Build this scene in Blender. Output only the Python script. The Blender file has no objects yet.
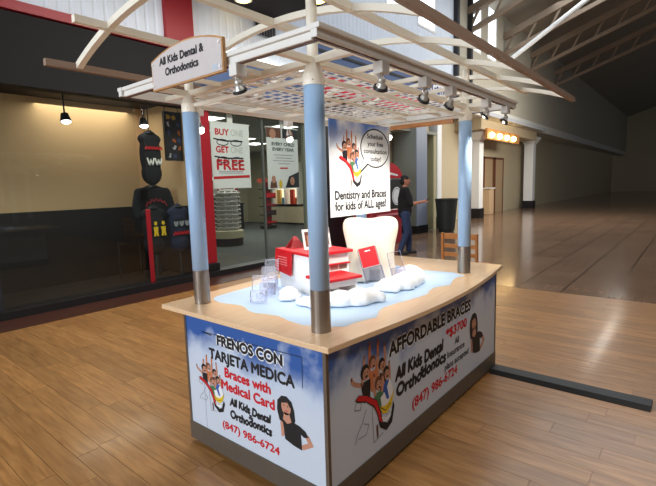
import bpy, bmesh, math, random
from mathutils import Vector, Matrix
random.seed(7)
PI = math.pi
scene = bpy.context.scene
COL = scene.collection

# ------------------------------------------------------------------ camera
cam_d = bpy.data.cameras.new('camera'); cam = bpy.data.objects.new('camera', cam_d); COL.objects.link(cam)
cam_d.sensor_width = 36.0; cam_d.lens = 448.567 * 36.0 / 656.0; cam_d.clip_start = .05; cam_d.clip_end = 300
_r = Vector((0.6344114, -0.77247724, -0.02830366)); _u = Vector((0.1147084, 0.05786997, 0.99171218)); _f = Vector((0.76443715, 0.63240018, -0.125323))
cam.matrix_world = Matrix(((_r.x, _u.x, -_f.x, -1.66187), (_r.y, _u.y, -_f.y, -1.43555), (_r.z, _u.z, -_f.z, 1.58379), (0, 0, 0, 1)))
scene.camera = cam

# ------------------------------------------------------------------ world, big lights, exposure
w = bpy.data.worlds.new('world'); scene.world = w; w.use_nodes = True
w.node_tree.nodes['Background'].inputs[0].default_value = (.80, .88, 1.0, 1)
w.node_tree.nodes['Background'].inputs[1].default_value = .10
scene.view_settings.view_transform = 'Standard'; scene.view_settings.look = 'None'
scene.view_settings.exposure = 0.45; scene.view_settings.gamma = 1.0; scene.view_settings.use_curve_mapping = False

def area(name, loc, target, sx, sy, watts, col):
    d = bpy.data.lights.new(name, 'AREA'); d.shape = 'RECTANGLE'; d.size = sx; d.size_y = sy; d.energy = watts; d.color = col
    o = bpy.data.objects.new(name, d); COL.objects.link(o); o.location = loc
    o.rotation_euler = (Vector(target) - Vector(loc)).to_track_quat('-Z', 'Y').to_euler()
    return o
area('entrance_daylight', (-7.5, 1.5, 3.0), (0, .8, 1.2), 5, 3.4, 420, (.86, .93, 1.0))
area('high_bay_fill', (13, .5, 8.6), (13, .5, 0), 14, 6, 500, (.90, .95, 1.0))  # added area light standing in for clerestory daylight; no skylight in this roof
area('concourse_fill_near', (.4, -2.6, 4.7), (.4, -2.6, 0), 3.0, 1.2, 60, (1, .93, .83))  # added fill below the dark ceiling, without any fixture
area('concourse_fill_mid', (2.8, 3.0, 4.75), (2.8, 3.4, 0), 4.0, 1.0, 125, (1, .95, .88))  # added unseen fill that washes the storefront and posters
area('concourse_fill_far', (17.5, 1.0, 4.4), (17.5, 6.4, 1.2), 6, 1.2, 260, (1, .94, .84))  # added unseen fill to brighten the far concourse wall
area('optician_ceiling_light', (8, 10, 3.12), (8, 10, 0), 6, 6, 150, (1, .97, .90))
area('clothing_shop_light', (2.0, 7.0, 3.1), (2.0, 7.0, 0), 1.6, .8, 18, (1, .90, .75))

# ------------------------------------------------------------------ helpers
def lin(c):
    c = c / 255.0
    return c / 12.92 if c <= .04045 else ((c + .055) / 1.055) ** 2.4
def rgb(r, g, b): return (lin(r), lin(g), lin(b), 1)
MATS = {}
def mat(name, col, rough=.5, metal=0.0, var=.06, scale=30, bump=0.0, emit=0.0, coat=0.0):
    if name in MATS: return MATS[name]
    m = bpy.data.materials.new(name); m.use_nodes = True; nt = m.node_tree; bs = nt.nodes['Principled BSDF']
    tc = nt.nodes.new('ShaderNodeTexCoord'); nz = nt.nodes.new('ShaderNodeTexNoise'); nz.inputs['Scale'].default_value = scale; nz.inputs['Detail'].default_value = 3
    nt.links.new(tc.outputs['Object'], nz.inputs['Vector'])
    mx = nt.nodes.new('ShaderNodeMixRGB'); c = rgb(*col)
    mx.inputs[1].default_value = tuple(max(0, v * (1 - var)) for v in c[:3]) + (1,)
    mx.inputs[2].default_value = tuple(min(1, v * (1 + var)) for v in c[:3]) + (1,)
    nt.links.new(nz.outputs['Fac'], mx.inputs[0]); nt.links.new(mx.outputs[0], bs.inputs['Base Color'])
    bs.inputs['Roughness'].default_value = rough; bs.inputs['Metallic'].default_value = metal; bs.inputs['Coat Weight'].default_value = coat
    if bump:
        b = nt.nodes.new('ShaderNodeBump'); b.inputs['Strength'].default_value = bump; b.inputs['Distance'].default_value = .01
        nt.links.new(nz.outputs['Fac'], b.inputs['Height']); nt.links.new(b.outputs[0], bs.inputs['Normal'])
    if emit:
        bs.inputs['Emission Color'].default_value = c; bs.inputs['Emission Strength'].default_value = emit
    MATS[name] = m; return m
def wood(name, c1, c2, rough=.4, stretch=(1, 12, 12), scale=3.0, coat=.2, per_object=0.0):
    m = bpy.data.materials.new(name); m.use_nodes = True; nt = m.node_tree; bs = nt.nodes['Principled BSDF']
    tc = nt.nodes.new('ShaderNodeTexCoord'); mp = nt.nodes.new('ShaderNodeMapping'); mp.inputs['Scale'].default_value = stretch
    nt.links.new(tc.outputs['Object'], mp.inputs['Vector'])
    oi = nt.nodes.new('ShaderNodeObjectInfo')
    nz = nt.nodes.new('ShaderNodeTexNoise'); nz.noise_dimensions = '4D'; nz.inputs['Scale'].default_value = scale; nz.inputs['Detail'].default_value = 6; nz.inputs['Distortion'].default_value = .6
    nt.links.new(mp.outputs[0], nz.inputs['Vector'])
    ml = nt.nodes.new('ShaderNodeMath'); ml.operation = 'MULTIPLY'; ml.inputs[1].default_value = 40.0
    nt.links.new(oi.outputs['Random'], ml.inputs[0]); nt.links.new(ml.outputs[0], nz.inputs['W'])
    rp = nt.nodes.new('ShaderNodeValToRGB'); rp.color_ramp.elements[0].position = .3; rp.color_ramp.elements[1].position = .72
    rp.color_ramp.elements[0].color = rgb(*c1); rp.color_ramp.elements[1].color = rgb(*c2)
    nt.links.new(nz.outputs['Fac'], rp.inputs[0])
    hv = nt.nodes.new('ShaderNodeHueSaturation'); nt.links.new(rp.outputs[0], hv.inputs['Color'])
    mr = nt.nodes.new('ShaderNodeMapRange'); mr.inputs[3].default_value = 1 - per_object; mr.inputs[4].default_value = 1 + per_object
    nt.links.new(oi.outputs['Random'], mr.inputs[0]); nt.links.new(mr.outputs[0], hv.inputs['Value'])
    nt.links.new(hv.outputs[0], bs.inputs['Base Color'])
    bs.inputs['Roughness'].default_value = rough; bs.inputs['Coat Weight'].default_value = coat; bs.inputs['Coat Roughness'].default_value = .12
    MATS[name] = m; return m

class B:
    """collects shapes into one bmesh"""
    def __init__(s): s.bm = bmesh.new(); s.mi = 0
    def _new(s, verts, faces):
        vs = [s.bm.verts.new(v) for v in verts]
        for f in faces:
            try:
                fc = s.bm.faces.new([vs[i] for i in f]); fc.material_index = s.mi
            except ValueError: pass
        return s
    def box(s, x0, x1, y0, y1, z0, z1):
        v = [(x, y, z) for x in (x0, x1) for y in (y0, y1) for z in (z0, z1)]
        return s._new(v, [(0, 1, 3, 2), (4, 6, 7, 5), (0, 4, 5, 1), (2, 3, 7, 6), (0, 2, 6, 4), (1, 5, 7, 3)])
    def obox(s, M, sx, sy, sz):
        h = (sx / 2, sy / 2, sz / 2)
        v = [M @ Vector((x, y, z)) for x in (-h[0], h[0]) for y in (-h[1], h[1]) for z in (-h[2], h[2])]
        return s._new(v, [(0, 1, 3, 2), (4, 6, 7, 5), (0, 4, 5, 1), (2, 3, 7, 6), (0, 2, 6, 4), (1, 5, 7, 3)])
    def beam(s, p0, p1, wd, ht, up=(0, 0, 1)):
        p0, p1 = Vector(p0), Vector(p1); d = (p1 - p0); n = d.normalized(); sd = n.cross(Vector(up)).normalized(); upv = sd.cross(n)
        v = []
        for p in (p0, p1):
            for a, b in ((-1, -1), (1, -1), (1, 1), (-1, 1)): v.append(p + sd * a * wd / 2 + upv * b * ht / 2)
        return s._new(v, [(3, 2, 1, 0), (4, 5, 6, 7), (0, 1, 5, 4), (1, 2, 6, 5), (2, 3, 7, 6), (3, 0, 4, 7)])
    def sweep(s, pts, wd, ht, up=(1, 0, 0)):
        """rectangular section along a polyline lying in the plane whose normal is `up`"""
        pts = [Vector(p) for p in pts]; up = Vector(up); v = []; f = []
        for i, p in enumerate(pts):
            t = (pts[min(i + 1, len(pts) - 1)] - pts[max(i - 1, 0)]).normalized(); n = up.cross(t).normalized()
            for a, b in ((-1, -1), (1, -1), (1, 1), (-1, 1)): v.append(p + up * a * wd / 2 + n * b * ht / 2)
        for i in range(len(pts) - 1):
            for k in range(4): f.append((i * 4 + k, i * 4 + (k + 1) % 4, i * 4 + 4 + (k + 1) % 4, i * 4 + 4 + k))
        e = (len(pts) - 1) * 4
        f += [(3, 2, 1, 0), (e, e + 1, e + 2, e + 3)]
        return s._new(v, f)
    def cone(s, p0, p1, r0, r1=None, n=16, caps=True):
        if r1 is None: r1 = r0
        p0, p1 = Vector(p0), Vector(p1); d = (p1 - p0).normalized()
        a = d.orthogonal().normalized(); b = d.cross(a); v = []
        for p, r in ((p0, r0), (p1, r1)):
            for k in range(n): v.append(p + (a * math.cos(2 * PI * k / n) + b * math.sin(2 * PI * k / n)) * r)
        f = [(k, (k + 1) % n, n + (k + 1) % n, n + k) for k in range(n)]
        if caps: f += [tuple(reversed(range(n))), tuple(range(n, 2 * n))]
        return s._new(v, f)
    def tube(s, pts, r, n=8):
        for a, b in zip(pts, pts[1:]): s.cone(a, b, r, r, n)
        return s
    def lathe(s, prof, c=(0, 0, 0), n=20):
        c = Vector(c); v = []; f = []
        for r, z in prof:
            for k in range(n): v.append(c + Vector((r * math.cos(2 * PI * k / n), r * math.sin(2 * PI * k / n), z)))
        for i in range(len(prof) - 1):
            for k in range(n): f.append((i * n + k, i * n + (k + 1) % n, (i + 1) * n + (k + 1) % n, (i + 1) * n + k))
        f += [tuple(reversed(range(n))), tuple(range((len(prof) - 1) * n, len(prof) * n))]
        return s._new(v, f)
    def ball(s, c, r, sub=2):
        """r: radius or (rx, ry, rz)"""
        if not hasattr(r, '__len__'): r = (r, r, r)
        M = Matrix.Translation(Vector(c)) @ Matrix.Diagonal((*r, 1))
        o = bmesh.ops.create_icosphere(s.bm, subdivisions=sub, radius=1, matrix=M)
        for v in o['verts']:
            for fc in v.link_faces: fc.material_index = s.mi
        return s
    def limb(s, pts, rad):
        for i, (p, r) in enumerate(zip(pts, rad)):
            s.ball(p, r, 2)
            if i: s.cone(pts[i - 1], p, rad[i - 1], r, 14)
        return s
    def prism(s, poly, fr, d0, d1):
        """2-D outline extruded along the frame's normal; fr = (origin, U, V, N)"""
        O, U, V, N = fr; n = len(poly); v = []
        for d in (d0, d1):
            for (a, b) in poly: v.append(O + U * a + V * b + N * d)
        f = [tuple(reversed(range(n))), tuple(range(n, 2 * n))] + [(k, (k + 1) % n, n + (k + 1) % n, n + k) for k in range(n)]
        return s._new(v, f)
    def build(s, name, mats, parent=None, local=False, smooth=False, bevel=0.0, remesh=0.0, smoothit=0):
        if not isinstance(mats, (list, tuple)): mats = [mats]
        bmesh.ops.recalc_face_normals(s.bm, faces=s.bm.faces)
        off = Vector((0, 0, 0))
        if parent is not None and not local:
            p = parent
            while p: off += p.location; p = p.parent
            bmesh.ops.translate(s.bm, verts=s.bm.verts, vec=-off)
        me = bpy.data.meshes.new(name); s.bm.to_mesh(me); s.bm.free()
        for m in mats: me.materials.append(m)
        if smooth:
            for p in me.polygons: p.use_smooth = True
        o = bpy.data.objects.new(name, me); COL.objects.link(o); o.parent = parent
        if remesh:
            r = o.modifiers.new('r', 'REMESH'); r.mode = 'VOXEL'; r.voxel_size = remesh; r.use_smooth_shade = True
        if smoothit:
            r = o.modifiers.new('s', 'SMOOTH'); r.factor = .5; r.iterations = smoothit
        if bevel:
            b = o.modifiers.new('b', 'BEVEL'); b.width = bevel; b.segments = 2; b.limit_method = 'ANGLE'
        return o
def tag(o, label, cat, group=None):
    o['label'] = label; o['category'] = cat
    if group: o['group'] = group
    return o
def thing(name, loc, label, cat, group=None, rz=0.0):
    o = bpy.data.objects.new(name, None); COL.objects.link(o); o.location = loc; o.rotation_euler = (0, 0, rz); o.empty_display_size = .1
    return tag(o, label, cat, group)
def struct(o): o['kind'] = 'structure'; return o
def lab(o, label): o['label'] = label; return o

def frame(O, U, V):
    U = Vector(U).normalized(); V = Vector(V).normalized(); return (Vector(O), U, V, U.cross(V))
_H = {}
def text_raw(body):
    cu = bpy.data.curves.new('txt', 'FONT'); cu.body = body; cu.size = 1; cu.resolution_u = 3
    ob = bpy.data.objects.new('txt', cu); COL.objects.link(ob)
    dg = bpy.context.evaluated_depsgraph_get(); dg.update()
    me = ob.evaluated_get(dg).to_mesh()
    vs = [tuple(v.co) for v in me.vertices]; fs = [tuple(p.vertices) for p in me.polygons]
    ob.evaluated_get(dg).to_mesh_clear(); bpy.data.objects.remove(ob); bpy.data.curves.remove(cu)
    return vs, fs
def cap_h():
    if 'h' not in _H: _H['h'] = max(v[1] for v in text_raw('H')[0])
    return _H['h']
def text(name, body, fr, u0, u1, v, cap, m, parent, bold=.02, lift=.0012, wave=0.0, slant=0.0):
    """flat lettering between u0 and u1 on the frame, baseline v, capital height cap; bold thickens the strokes"""
    vs, fs = text_raw(body); O, U, V, N = fr; d = bold * cap * 1.6
    a = min(p[0] for p in vs); b = max(p[0] for p in vs); sx = (u1 - u0 - 2 * d) / (b - a); sy = (cap - 2 * d) / cap_h()
    B_ = B()
    for kk, (dx, dy) in enumerate(((0, 0), (-d, 0), (d, 0), (0, d), (0, -d)) if d > .0004 else ((0, 0),)):
        out = []
        for x, y, z in vs:
            t = (x - a) / (b - a)
            out.append(O + U * (u0 + d + (x - a) * sx + dx + slant * y * sy) + V * (v + d + y * sy + dy + wave * math.sin(t * 2 * PI)) + N * (lift + kk * .00012))
        B_._new(out, fs)
    return B_.build(name, m, parent)
def ell(cx, cy, rx, ry, n=18, a=0.0):
    return [(cx + rx * math.cos(2 * PI * k / n) * math.cos(a) - ry * math.sin(2 * PI * k / n) * math.sin(a), cy + rx * math.cos(2 * PI * k / n) * math.sin(a) + ry * math.sin(2 * PI * k / n) * math.cos(a)) for k in range(n)]
def flat(b, poly, fr, lift):
    O, U, V, N = fr
    b._new([O + U * x + V * y + N * lift for x, y in poly], [tuple(range(len(poly)))])
def stroke(b, pts, wd, fr, lift):
    for (x0, y0), (x1, y1) in zip(pts, pts[1:]):
        dx, dy = x1 - x0, y1 - y0; L = math.hypot(dx, dy) or 1; nx, ny = -dy / L * wd / 2, dx / L * wd / 2
        flat(b, [(x0 + nx, y0 + ny), (x0 - nx, y0 - ny), (x1 - nx, y1 - ny), (x1 + nx, y1 + ny)], fr, lift)

# ------------------------------------------------------------------ materials
cream = mat('cream_paint', (240, 234, 218), .45, var=.03)
fasc_m = mat('fascia_paint', (228, 227, 222), .4, var=.03)
brownbeam = mat('brown_paint', (150, 126, 108), .5)
sleeve_m = mat('blue_sleeve', (164, 196, 230), .35, var=.05, scale=6)
steel = mat('brushed_collar', (150, 140, 130), .35, .8, var=.1, scale=60)
bronze = mat('bronze_trim', (120, 110, 98), .4, .6)
plinth_m = mat('plinth_bronze', (104, 96, 86), .45, .35, var=.1, scale=12)
black = mat('black_paint', (12, 12, 14), .5)
softblack = mat('dark_grey', (38, 38, 42), .6)
white = mat('white_paint', (240, 240, 238), .5, var=.02)
paper = mat('paper_white', (236, 238, 240), .6, var=.02)
red = mat('red_card', (205, 24, 36), .45)
redtxt = mat('red_ink', (205, 22, 34), .6)
blacktxt = mat('black_ink', (20, 20, 24), .6)
skinp = mat('print_skin', (196, 140, 116), .6)
yellowp = mat('print_yellow', (232, 196, 40), .6)
greenp = mat('print_green', (70, 120, 80), .6)
bluep = mat('print_blue', (50, 90, 170), .6)
brownp = mat('print_brown', (110, 66, 44), .6)
greyp = mat('print_grey', (150, 156, 166), .6)
redwall = mat('red_pillar_paint', (150, 14, 30), .45)
counter_m = wood('maple_laminate', (228, 190, 148), (238, 206, 168), .32, (3, 30, 30), 2.0, .25)
signwood = wood('sign_edge_wood', (176, 128, 78), (206, 160, 106), .45, (20, 3, 20), 2.0, .1)
chairwood = wood('chair_beech', (176, 112, 56), (206, 140, 76), .4, (4, 4, 20), 3.0, .2)
plank_m = wood('oak_plank', (144, 98, 52), (188, 138, 82), .34, (14, 1.6, 1), 2.2, .25, .16)
cotton_m = mat('cotton_white', (244, 246, 250), .95, var=.03, scale=40, bump=.5)
tooth_m = mat('tooth_enamel', (244, 234, 214), .35, var=.02, scale=4)

def glass_mat(name, tint=(1, 1, 1, 1), gloss=.06, edge=.5):
    m = bpy.data.materials.new(name); m.use_nodes = True; nt = m.node_tree; nt.nodes.clear()
    out = nt.nodes.new('ShaderNodeOutputMaterial'); mx = nt.nodes.new('ShaderNodeMixShader'); t = nt.nodes.new('ShaderNodeBsdfTransparent'); g = nt.nodes.new('ShaderNodeBsdfGlossy')
    t.inputs[0].default_value = tint; g.inputs['Roughness'].default_value = .03; lw = nt.nodes.new('ShaderNodeLayerWeight'); lw.inputs[0].default_value = .15
    ad = nt.nodes.new('ShaderNodeMath'); ad.operation = 'MULTIPLY_ADD'; ad.inputs[1].default_value = edge; ad.inputs[2].default_value = gloss; ad.use_clamp = True
    nt.links.new(lw.outputs['Facing'], ad.inputs[0]); nt.links.new(ad.outputs[0], mx.inputs[0]); nt.links.new(t.outputs[0], mx.inputs[1]); nt.links.new(g.outputs[0], mx.inputs[2]); nt.links.new(mx.outputs[0], out.inputs[0])
    return m
glass = glass_mat('shop_glass', (.94, .97, .95, 1), 0.01)
acrylic = glass_mat('clear_acrylic', (.90, .90, .94, 1), .015, .08)

def sky_print(name, top, zlo, zhi, base=(206, 216, 230), mid=(196, 210, 230)):
    """printed sky: blue along the top edge with cloud shapes, fading to pale paper"""
    m = bpy.data.materials.new(name); m.use_nodes = True; nt = m.node_tree; bs = nt.nodes['Principled BSDF']
    ge = nt.nodes.new('ShaderNodeNewGeometry'); sp = nt.nodes.new('ShaderNodeSeparateXYZ'); nt.links.new(ge.outputs['Position'], sp.inputs[0])
    nz = nt.nodes.new('ShaderNodeTexNoise'); nz.inputs['Scale'].default_value = 3.2; nz.inputs['Detail'].default_value = 5; nt.links.new(ge.outputs['Position'], nz.inputs['Vector'])
    mr = nt.nodes.new('ShaderNodeMapRange'); mr.inputs[1].default_value = zlo; mr.inputs[2].default_value = zhi; nt.links.new(sp.outputs[2], mr.inputs[0])
    a = nt.nodes.new('ShaderNodeMath'); a.operation = 'MULTIPLY_ADD'; a.inputs[1].default_value = 3.6; a.inputs[2].default_value = -1.85; nt.links.new(nz.outputs['Fac'], a.inputs[0])
    b = nt.nodes.new('ShaderNodeMath'); b.operation = 'ADD'; b.use_clamp = True; nt.links.new(mr.outputs[0], b.inputs[0]); nt.links.new(a.outputs[0], b.inputs[1])
    ml = nt.nodes.new('ShaderNodeMath'); ml.operation = 'MULTIPLY'; nt.links.new(mr.outputs[0], ml.inputs[0]); nt.links.new(b.outputs[0], ml.inputs[1])
    rp = nt.nodes.new('ShaderNodeValToRGB'); e = rp.color_ramp.elements
    e[0].position = .0; e[0].color = rgb(*base); e[1].position = .75; e[1].color = rgb(*top)
    k = e.new(.25); k.color = rgb(*mid)
    nt.links.new(ml.outputs[0], rp.inputs[0]); nt.links.new(rp.outputs[0], bs.inputs['Base Color']); bs.inputs['Roughness'].default_value = .35
    return m
panel_m = sky_print('panel_sky_print', (46, 92, 164), .42, .80)
sign_m = sky_print('sign_sky_print', (84, 130, 214), 1.70, 2.10, (246, 247, 250), (240, 244, 250))

# ------------------------------------------------------------------ setting: floor
def floor_mat(name, brick_w, row_h, c1, c2, mortar, rough, rot, msize=.004):
    m = bpy.data.materials.new(name); m.use_nodes = True; nt = m.node_tree; bs = nt.nodes['Principled BSDF']
    ge = nt.nodes.new('ShaderNodeNewGeometry'); mp = nt.nodes.new('ShaderNodeMapping'); mp.inputs['Rotation'].default_value = (0, 0, rot); nt.links.new(ge.outputs['Position'], mp.inputs['Vector'])
    br = nt.nodes.new('ShaderNodeTexBrick'); br.inputs['Scale'].default_value = 1; br.inputs['Brick Width'].default_value = brick_w; br.inputs['Row Height'].default_value = row_h
    br.inputs['Mortar Size'].default_value = msize; br.inputs['Color1'].default_value = rgb(*c1); br.inputs['Color2'].default_value = rgb(*c2); br.inputs['Mortar'].default_value = rgb(*mortar)
    nt.links.new(mp.outputs[0], br.inputs['Vector'])
    m2 = nt.nodes.new('ShaderNodeMapping'); m2.inputs['Scale'].default_value = (1.6, 14, 1); nt.links.new(mp.outputs[0], m2.inputs['Vector'])
    nz = nt.nodes.new('ShaderNodeTexNoise'); nz.inputs['Scale'].default_value = 2.2; nz.inputs['Detail'].default_value = 6; nt.links.new(m2.outputs[0], nz.inputs['Vector'])
    mx = nt.nodes.new('ShaderNodeMixRGB'); mx.blend_type = 'OVERLAY'; mx.inputs[0].default_value = .55; nt.links.new(br.outputs['Color'], mx.inputs[1]); nt.links.new(nz.outputs['Fac'], mx.inputs[2])
    nt.links.new(mx.outputs[0], bs.inputs['Base Color']); bs.inputs['Roughness'].default_value = rough; bs.inputs['Coat Weight'].default_value = .25; bs.inputs['Coat Roughness'].default_value = .12
    return m
PW, PL = .14, 1.25
far_wood = floor_mat('oak_far_planks', PL, PW, (164, 114, 64), (172, 124, 72), (98, 66, 40), .34, PI / 2, .002)
tile_m = floor_mat('brown_tile', .6, .6, (128, 100, 80), (142, 112, 90), (74, 58, 48), .16, 0, .012)
fl = struct(B().box(-9, 5.2, -9, 5.30, -.10, -.004).build('floor', far_wood))
struct(B().box(5.2, 62, -9, 6.9, -.10, -.002).build('floor_tile', tile_m))
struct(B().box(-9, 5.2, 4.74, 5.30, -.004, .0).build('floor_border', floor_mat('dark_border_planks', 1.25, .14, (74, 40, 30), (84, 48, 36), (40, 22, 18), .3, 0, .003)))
# separate planks where they show largest, laid along Y in staggered rows
pm = B().box(-PW / 2 + .0012, PW / 2 - .0012, -PL / 2 + .0012, PL / 2 - .0012, -.004, 0).build('plank', plank_m, fl)
first = True
rng = random.Random(3); n = 0
for ix in range(-8, 34):
    off = rng.random() * PL
    for iy in range(-3, 4):
        x = ix * PW + PW / 2; y = iy * PL + off
        if y + PL / 2 > 4.72 or x > 5.1: continue
        if -.1 < x < 2.0 and -.10 < y - PL / 2 and y + PL / 2 < .95: continue
        left_ok = x < 0.2 and y > -1.6
        right_ok = y < .9 and y > -1.9 and x > .3 and x < 4.4
        back_ok = x >= .2 and y > 1.2 and x < 3.6
        if not (left_ok or right_ok or back_ok) or n >= 296: continue
        o = pm if first else pm.copy()
        if not first: COL.objects.link(o)
        first = False; n += 1
        o.location = (x, y, 0)

# ------------------------------------------------------------------ setting: left wall of the concourse (runs along X at Y 5.45)
YW = 5.45
corr_m = mat('corrugated_grey', (222, 232, 244), .5, var=.04, scale=2)
b = B()
def ribs(b, x0, x1, z0, z1, y=YW, pitch=.16, dep=.008):
    x = x0; v = []; f = []
    while x < x1 - 1e-6:
        xe = min(x + pitch, x1)
        for a, d in ((x, 0), (x + (xe - x) * .62, 0), (x + (xe - x) * .72, dep), (x + (xe - x) * .90, dep)): v.append((a, d))
        x = xe
    v.append((x1, 0)); n0 = len(v)
    vs = [(a, y + d, z) for z in (z0, z1) for a, d in v] + [(a, y + .15, z) for z in (z0, z1) for a, d in v]
    fs = []
    for i in range(n0 - 1):
        fs += [(i, i + 1, n0 + i + 1, n0 + i), (2 * n0 + i, 3 * n0 + i, 3 * n0 + i + 1, 2 * n0 + i + 1), (i, 2 * n0 + i, 2 * n0 + i + 1, i + 1), (n0 + i, n0 + i + 1, 3 * n0 + i + 1, 3 * n0 + i)]
    fs += [(0, n0, 3 * n0, 2 * n0), (n0 - 1, 3 * n0 - 1, 4 * n0 - 1, 2 * n0 - 1)]
    b._new(vs, fs)
ribs(b, -9, 5.3, 3.98, 4.95); ribs(b, 5.3, 6.45, 3.98, 8.6); ribs(b, 6.45, 9.3, 5.12, 8.6); ribs(b, 9.3, 13.8, 5.12, 6.36)
for x0, x1 in ((9.3, 9.4), (10.1, 11.2), (12.4, 13.8)): ribs(b, x0, x1, 6.36, 8.6)
struct(b.build('wall_left', corr_m))
beige = mat('beige_wall', (196, 182, 152), .7, var=.05, scale=3)
grey_beige = mat('grey_beige_wall', (172, 166, 150), .7, var=.05, scale=3)
struct(B().box(13.8, 15.2, YW, YW + .2, 4.6, 8.6).box(15.2, 62, YW, YW + .2, 4.6, 6.5).box(16.3, 17.0, YW, YW + .2, 6.5, 8.6).box(18.0, 62, YW, YW + .2, 6.5, 8.6).build('wall_left_far', grey_beige))
for x in (13.8, 15.0): struct(B().box(x, x + .16, YW - .16, YW, 4.3, 8.6).build('trim_1', softblack))
# clerestory windows: bright daylight outside
day = mat('daylight_pane', (226, 240, 252), .3, var=.02, emit=2.2)
for i, (x0, x1, z0) in enumerate(((9.4, 10.1, 6.36), (11.2, 12.4, 6.36), (15.2, 16.3, 6.5), (17.0, 18.0, 6.5))):
    wd = struct(B().box(x0, x1, YW + .08, YW + .10, z0, 8.6).build('window_%d' % (i + 1), day))
    B().box(x0, x0 + .07, YW - .02, YW + .08, z0, 8.6).box(x1 - .07, x1, YW - .02, YW + .08, z0, 8.6).box(x0 + .07, x1 - .07, YW - .02, YW + .08, z0, z0 + .07).build('window_frame', white, wd)
# dark low ceiling over the near bay with downlights
dark_ceil = mat('dark_ceiling_paint', (26, 19, 22), .8)
struct(B().box(-9, 5.2, -9, YW, 4.95, 5.1).build('ceiling', dark_ceil))
lamp_y = mat('lamp_warm', (255, 214, 120), .4, emit=6)
for i, (x, y, t) in enumerate(((4.0, 5.05, 'beside the corrugated wall'), (4.95, 4.1, 'nearer the ceiling edge'))):
    d = thing('ceiling_downlight', (x, y, 4.95), 'warm recessed downlight in the dark ceiling ' + t, 'downlight', 'downlights in the dark ceiling')
    B().lathe([(.16, 0), (.16, -.03), (.12, -.03)], (x, y, 4.95)).build('trim_ring', white, d)
    B().lathe([(.115, -.025), (.115, -.036)], (x, y, 4.95)).build('lens', lamp_y, d)
# roof of the high bay: sloping deck on brown trusses
deck_m = mat('roof_deck', (150, 142, 128), .8, var=.08, scale=2)
b = B(); b._new([(5.2, 6.0, 8.4), (62, 6.0, 8.4), (62, 0, 10.4), (5.2, 0, 10.4), (5.2, 6.0, 8.6), (62, 6.0, 8.6), (62, 0, 10.6), (5.2, 0, 10.6)], [(0, 1, 2, 3), (7, 6, 5, 4), (0, 4, 5, 1), (2, 6, 7, 3), (1, 5, 6, 2), (3, 7, 4, 0)])
b._new([(5.2, 0, 10.4), (62, 0, 10.4), (62, -9, 8.0), (5.2, -9, 8.0), (5.2, 0, 10.6), (62, 0, 10.6), (62, -9, 8.2), (5.2, -9, 8.2)], [(0, 1, 2, 3), (7, 6, 5, 4), (0, 4, 5, 1), (2, 6, 7, 3), (1, 5, 6, 2), (3, 7, 4, 0)])
struct(b.build('ceiling_high', deck_m))
struct(B().box(5.2, 5.3, -9, YW, 4.95, 10.5).build('wall_bulkhead', corr_m))
truss_m = mat('truss_brown', (140, 122, 104), .6)
for i, x in enumerate((15.1, 19.0, 23.0, 28.0)):
    t = B().beam((x, YW, 7.75), (x, 0, 9.6), .22, .26).beam((x, YW, 7.05), (x, 0, 8.9), .16, .16)
    for k in range(6):
        a = k / 6; c = (k + .5) / 6
        t.beam((x, YW * (1 - a), 7.05 + 1.85 * a), (x, YW * (1 - c), 7.75 + 1.85 * c), .08, .08)
    struct(t.build('trim_2', truss_m))
struct(B().cone((18.5, YW, 6.4), (18.0, 1.0, 8.8), .09, .09, 12).build('trim_3', white))
# blue sign band with black line, red band below it, lower blue band nearer
blue_band = mat('slate_blue_band', (78, 102, 146), .5, var=.05, scale=3)
sb = thing('blue_sign_band', (10.2, YW, 3.9), 'slate blue shop fascia with a black stripe and white nameplate', 'shop sign')
B().box(6.45, 13.75, YW - .06, YW + .1, 4.12, 5.12).build('board', blue_band, sb)
B().box(6.45, 13.75, YW - .085, YW - .06, 4.62, 4.68).build('stripe', black, sb)
npl = B().box(11.9, 13.3, YW - .10, YW - .06, 4.3, 5.0).build('nameplate', paper, sb)
text('lettering', 'Games', frame((11.95, YW - .10, 0), (1, 0, 0), (0, 0, 1)), 0, 1.3, 4.46, .36, mat('navy_ink', (40, 56, 120), .5), npl, .03, .004)
tag(B().box(6.6, 11.4, YW - .12, YW + .1, 3.72, 4.10).build('red_sign_band', mat('red_band', (226, 40, 52), .5)), 'red shop sign band under the slate blue fascia', 'shop sign')
tag(B().box(3.35, 6.40, YW - .05, YW + .1, 3.25, 3.95).build('blue_fascia_board', blue_band), 'plain slate blue fascia board above the optician window', 'fascia board')
tube_m = mat('fluorescent_white', (255, 252, 240), .4, emit=2)
lf = thing('light_strip', (4.9, YW - .06, 4.0), 'long white light strip along the top of the blue fascia', 'light')
B().box(3.5, 6.3, YW - .10, YW - .02, 4.03, 4.05).build('housing', black, lf); B().box(3.5, 6.3, YW - .11, YW - .04, 4.05, 4.072).build('tube', tube_m, lf)
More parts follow.
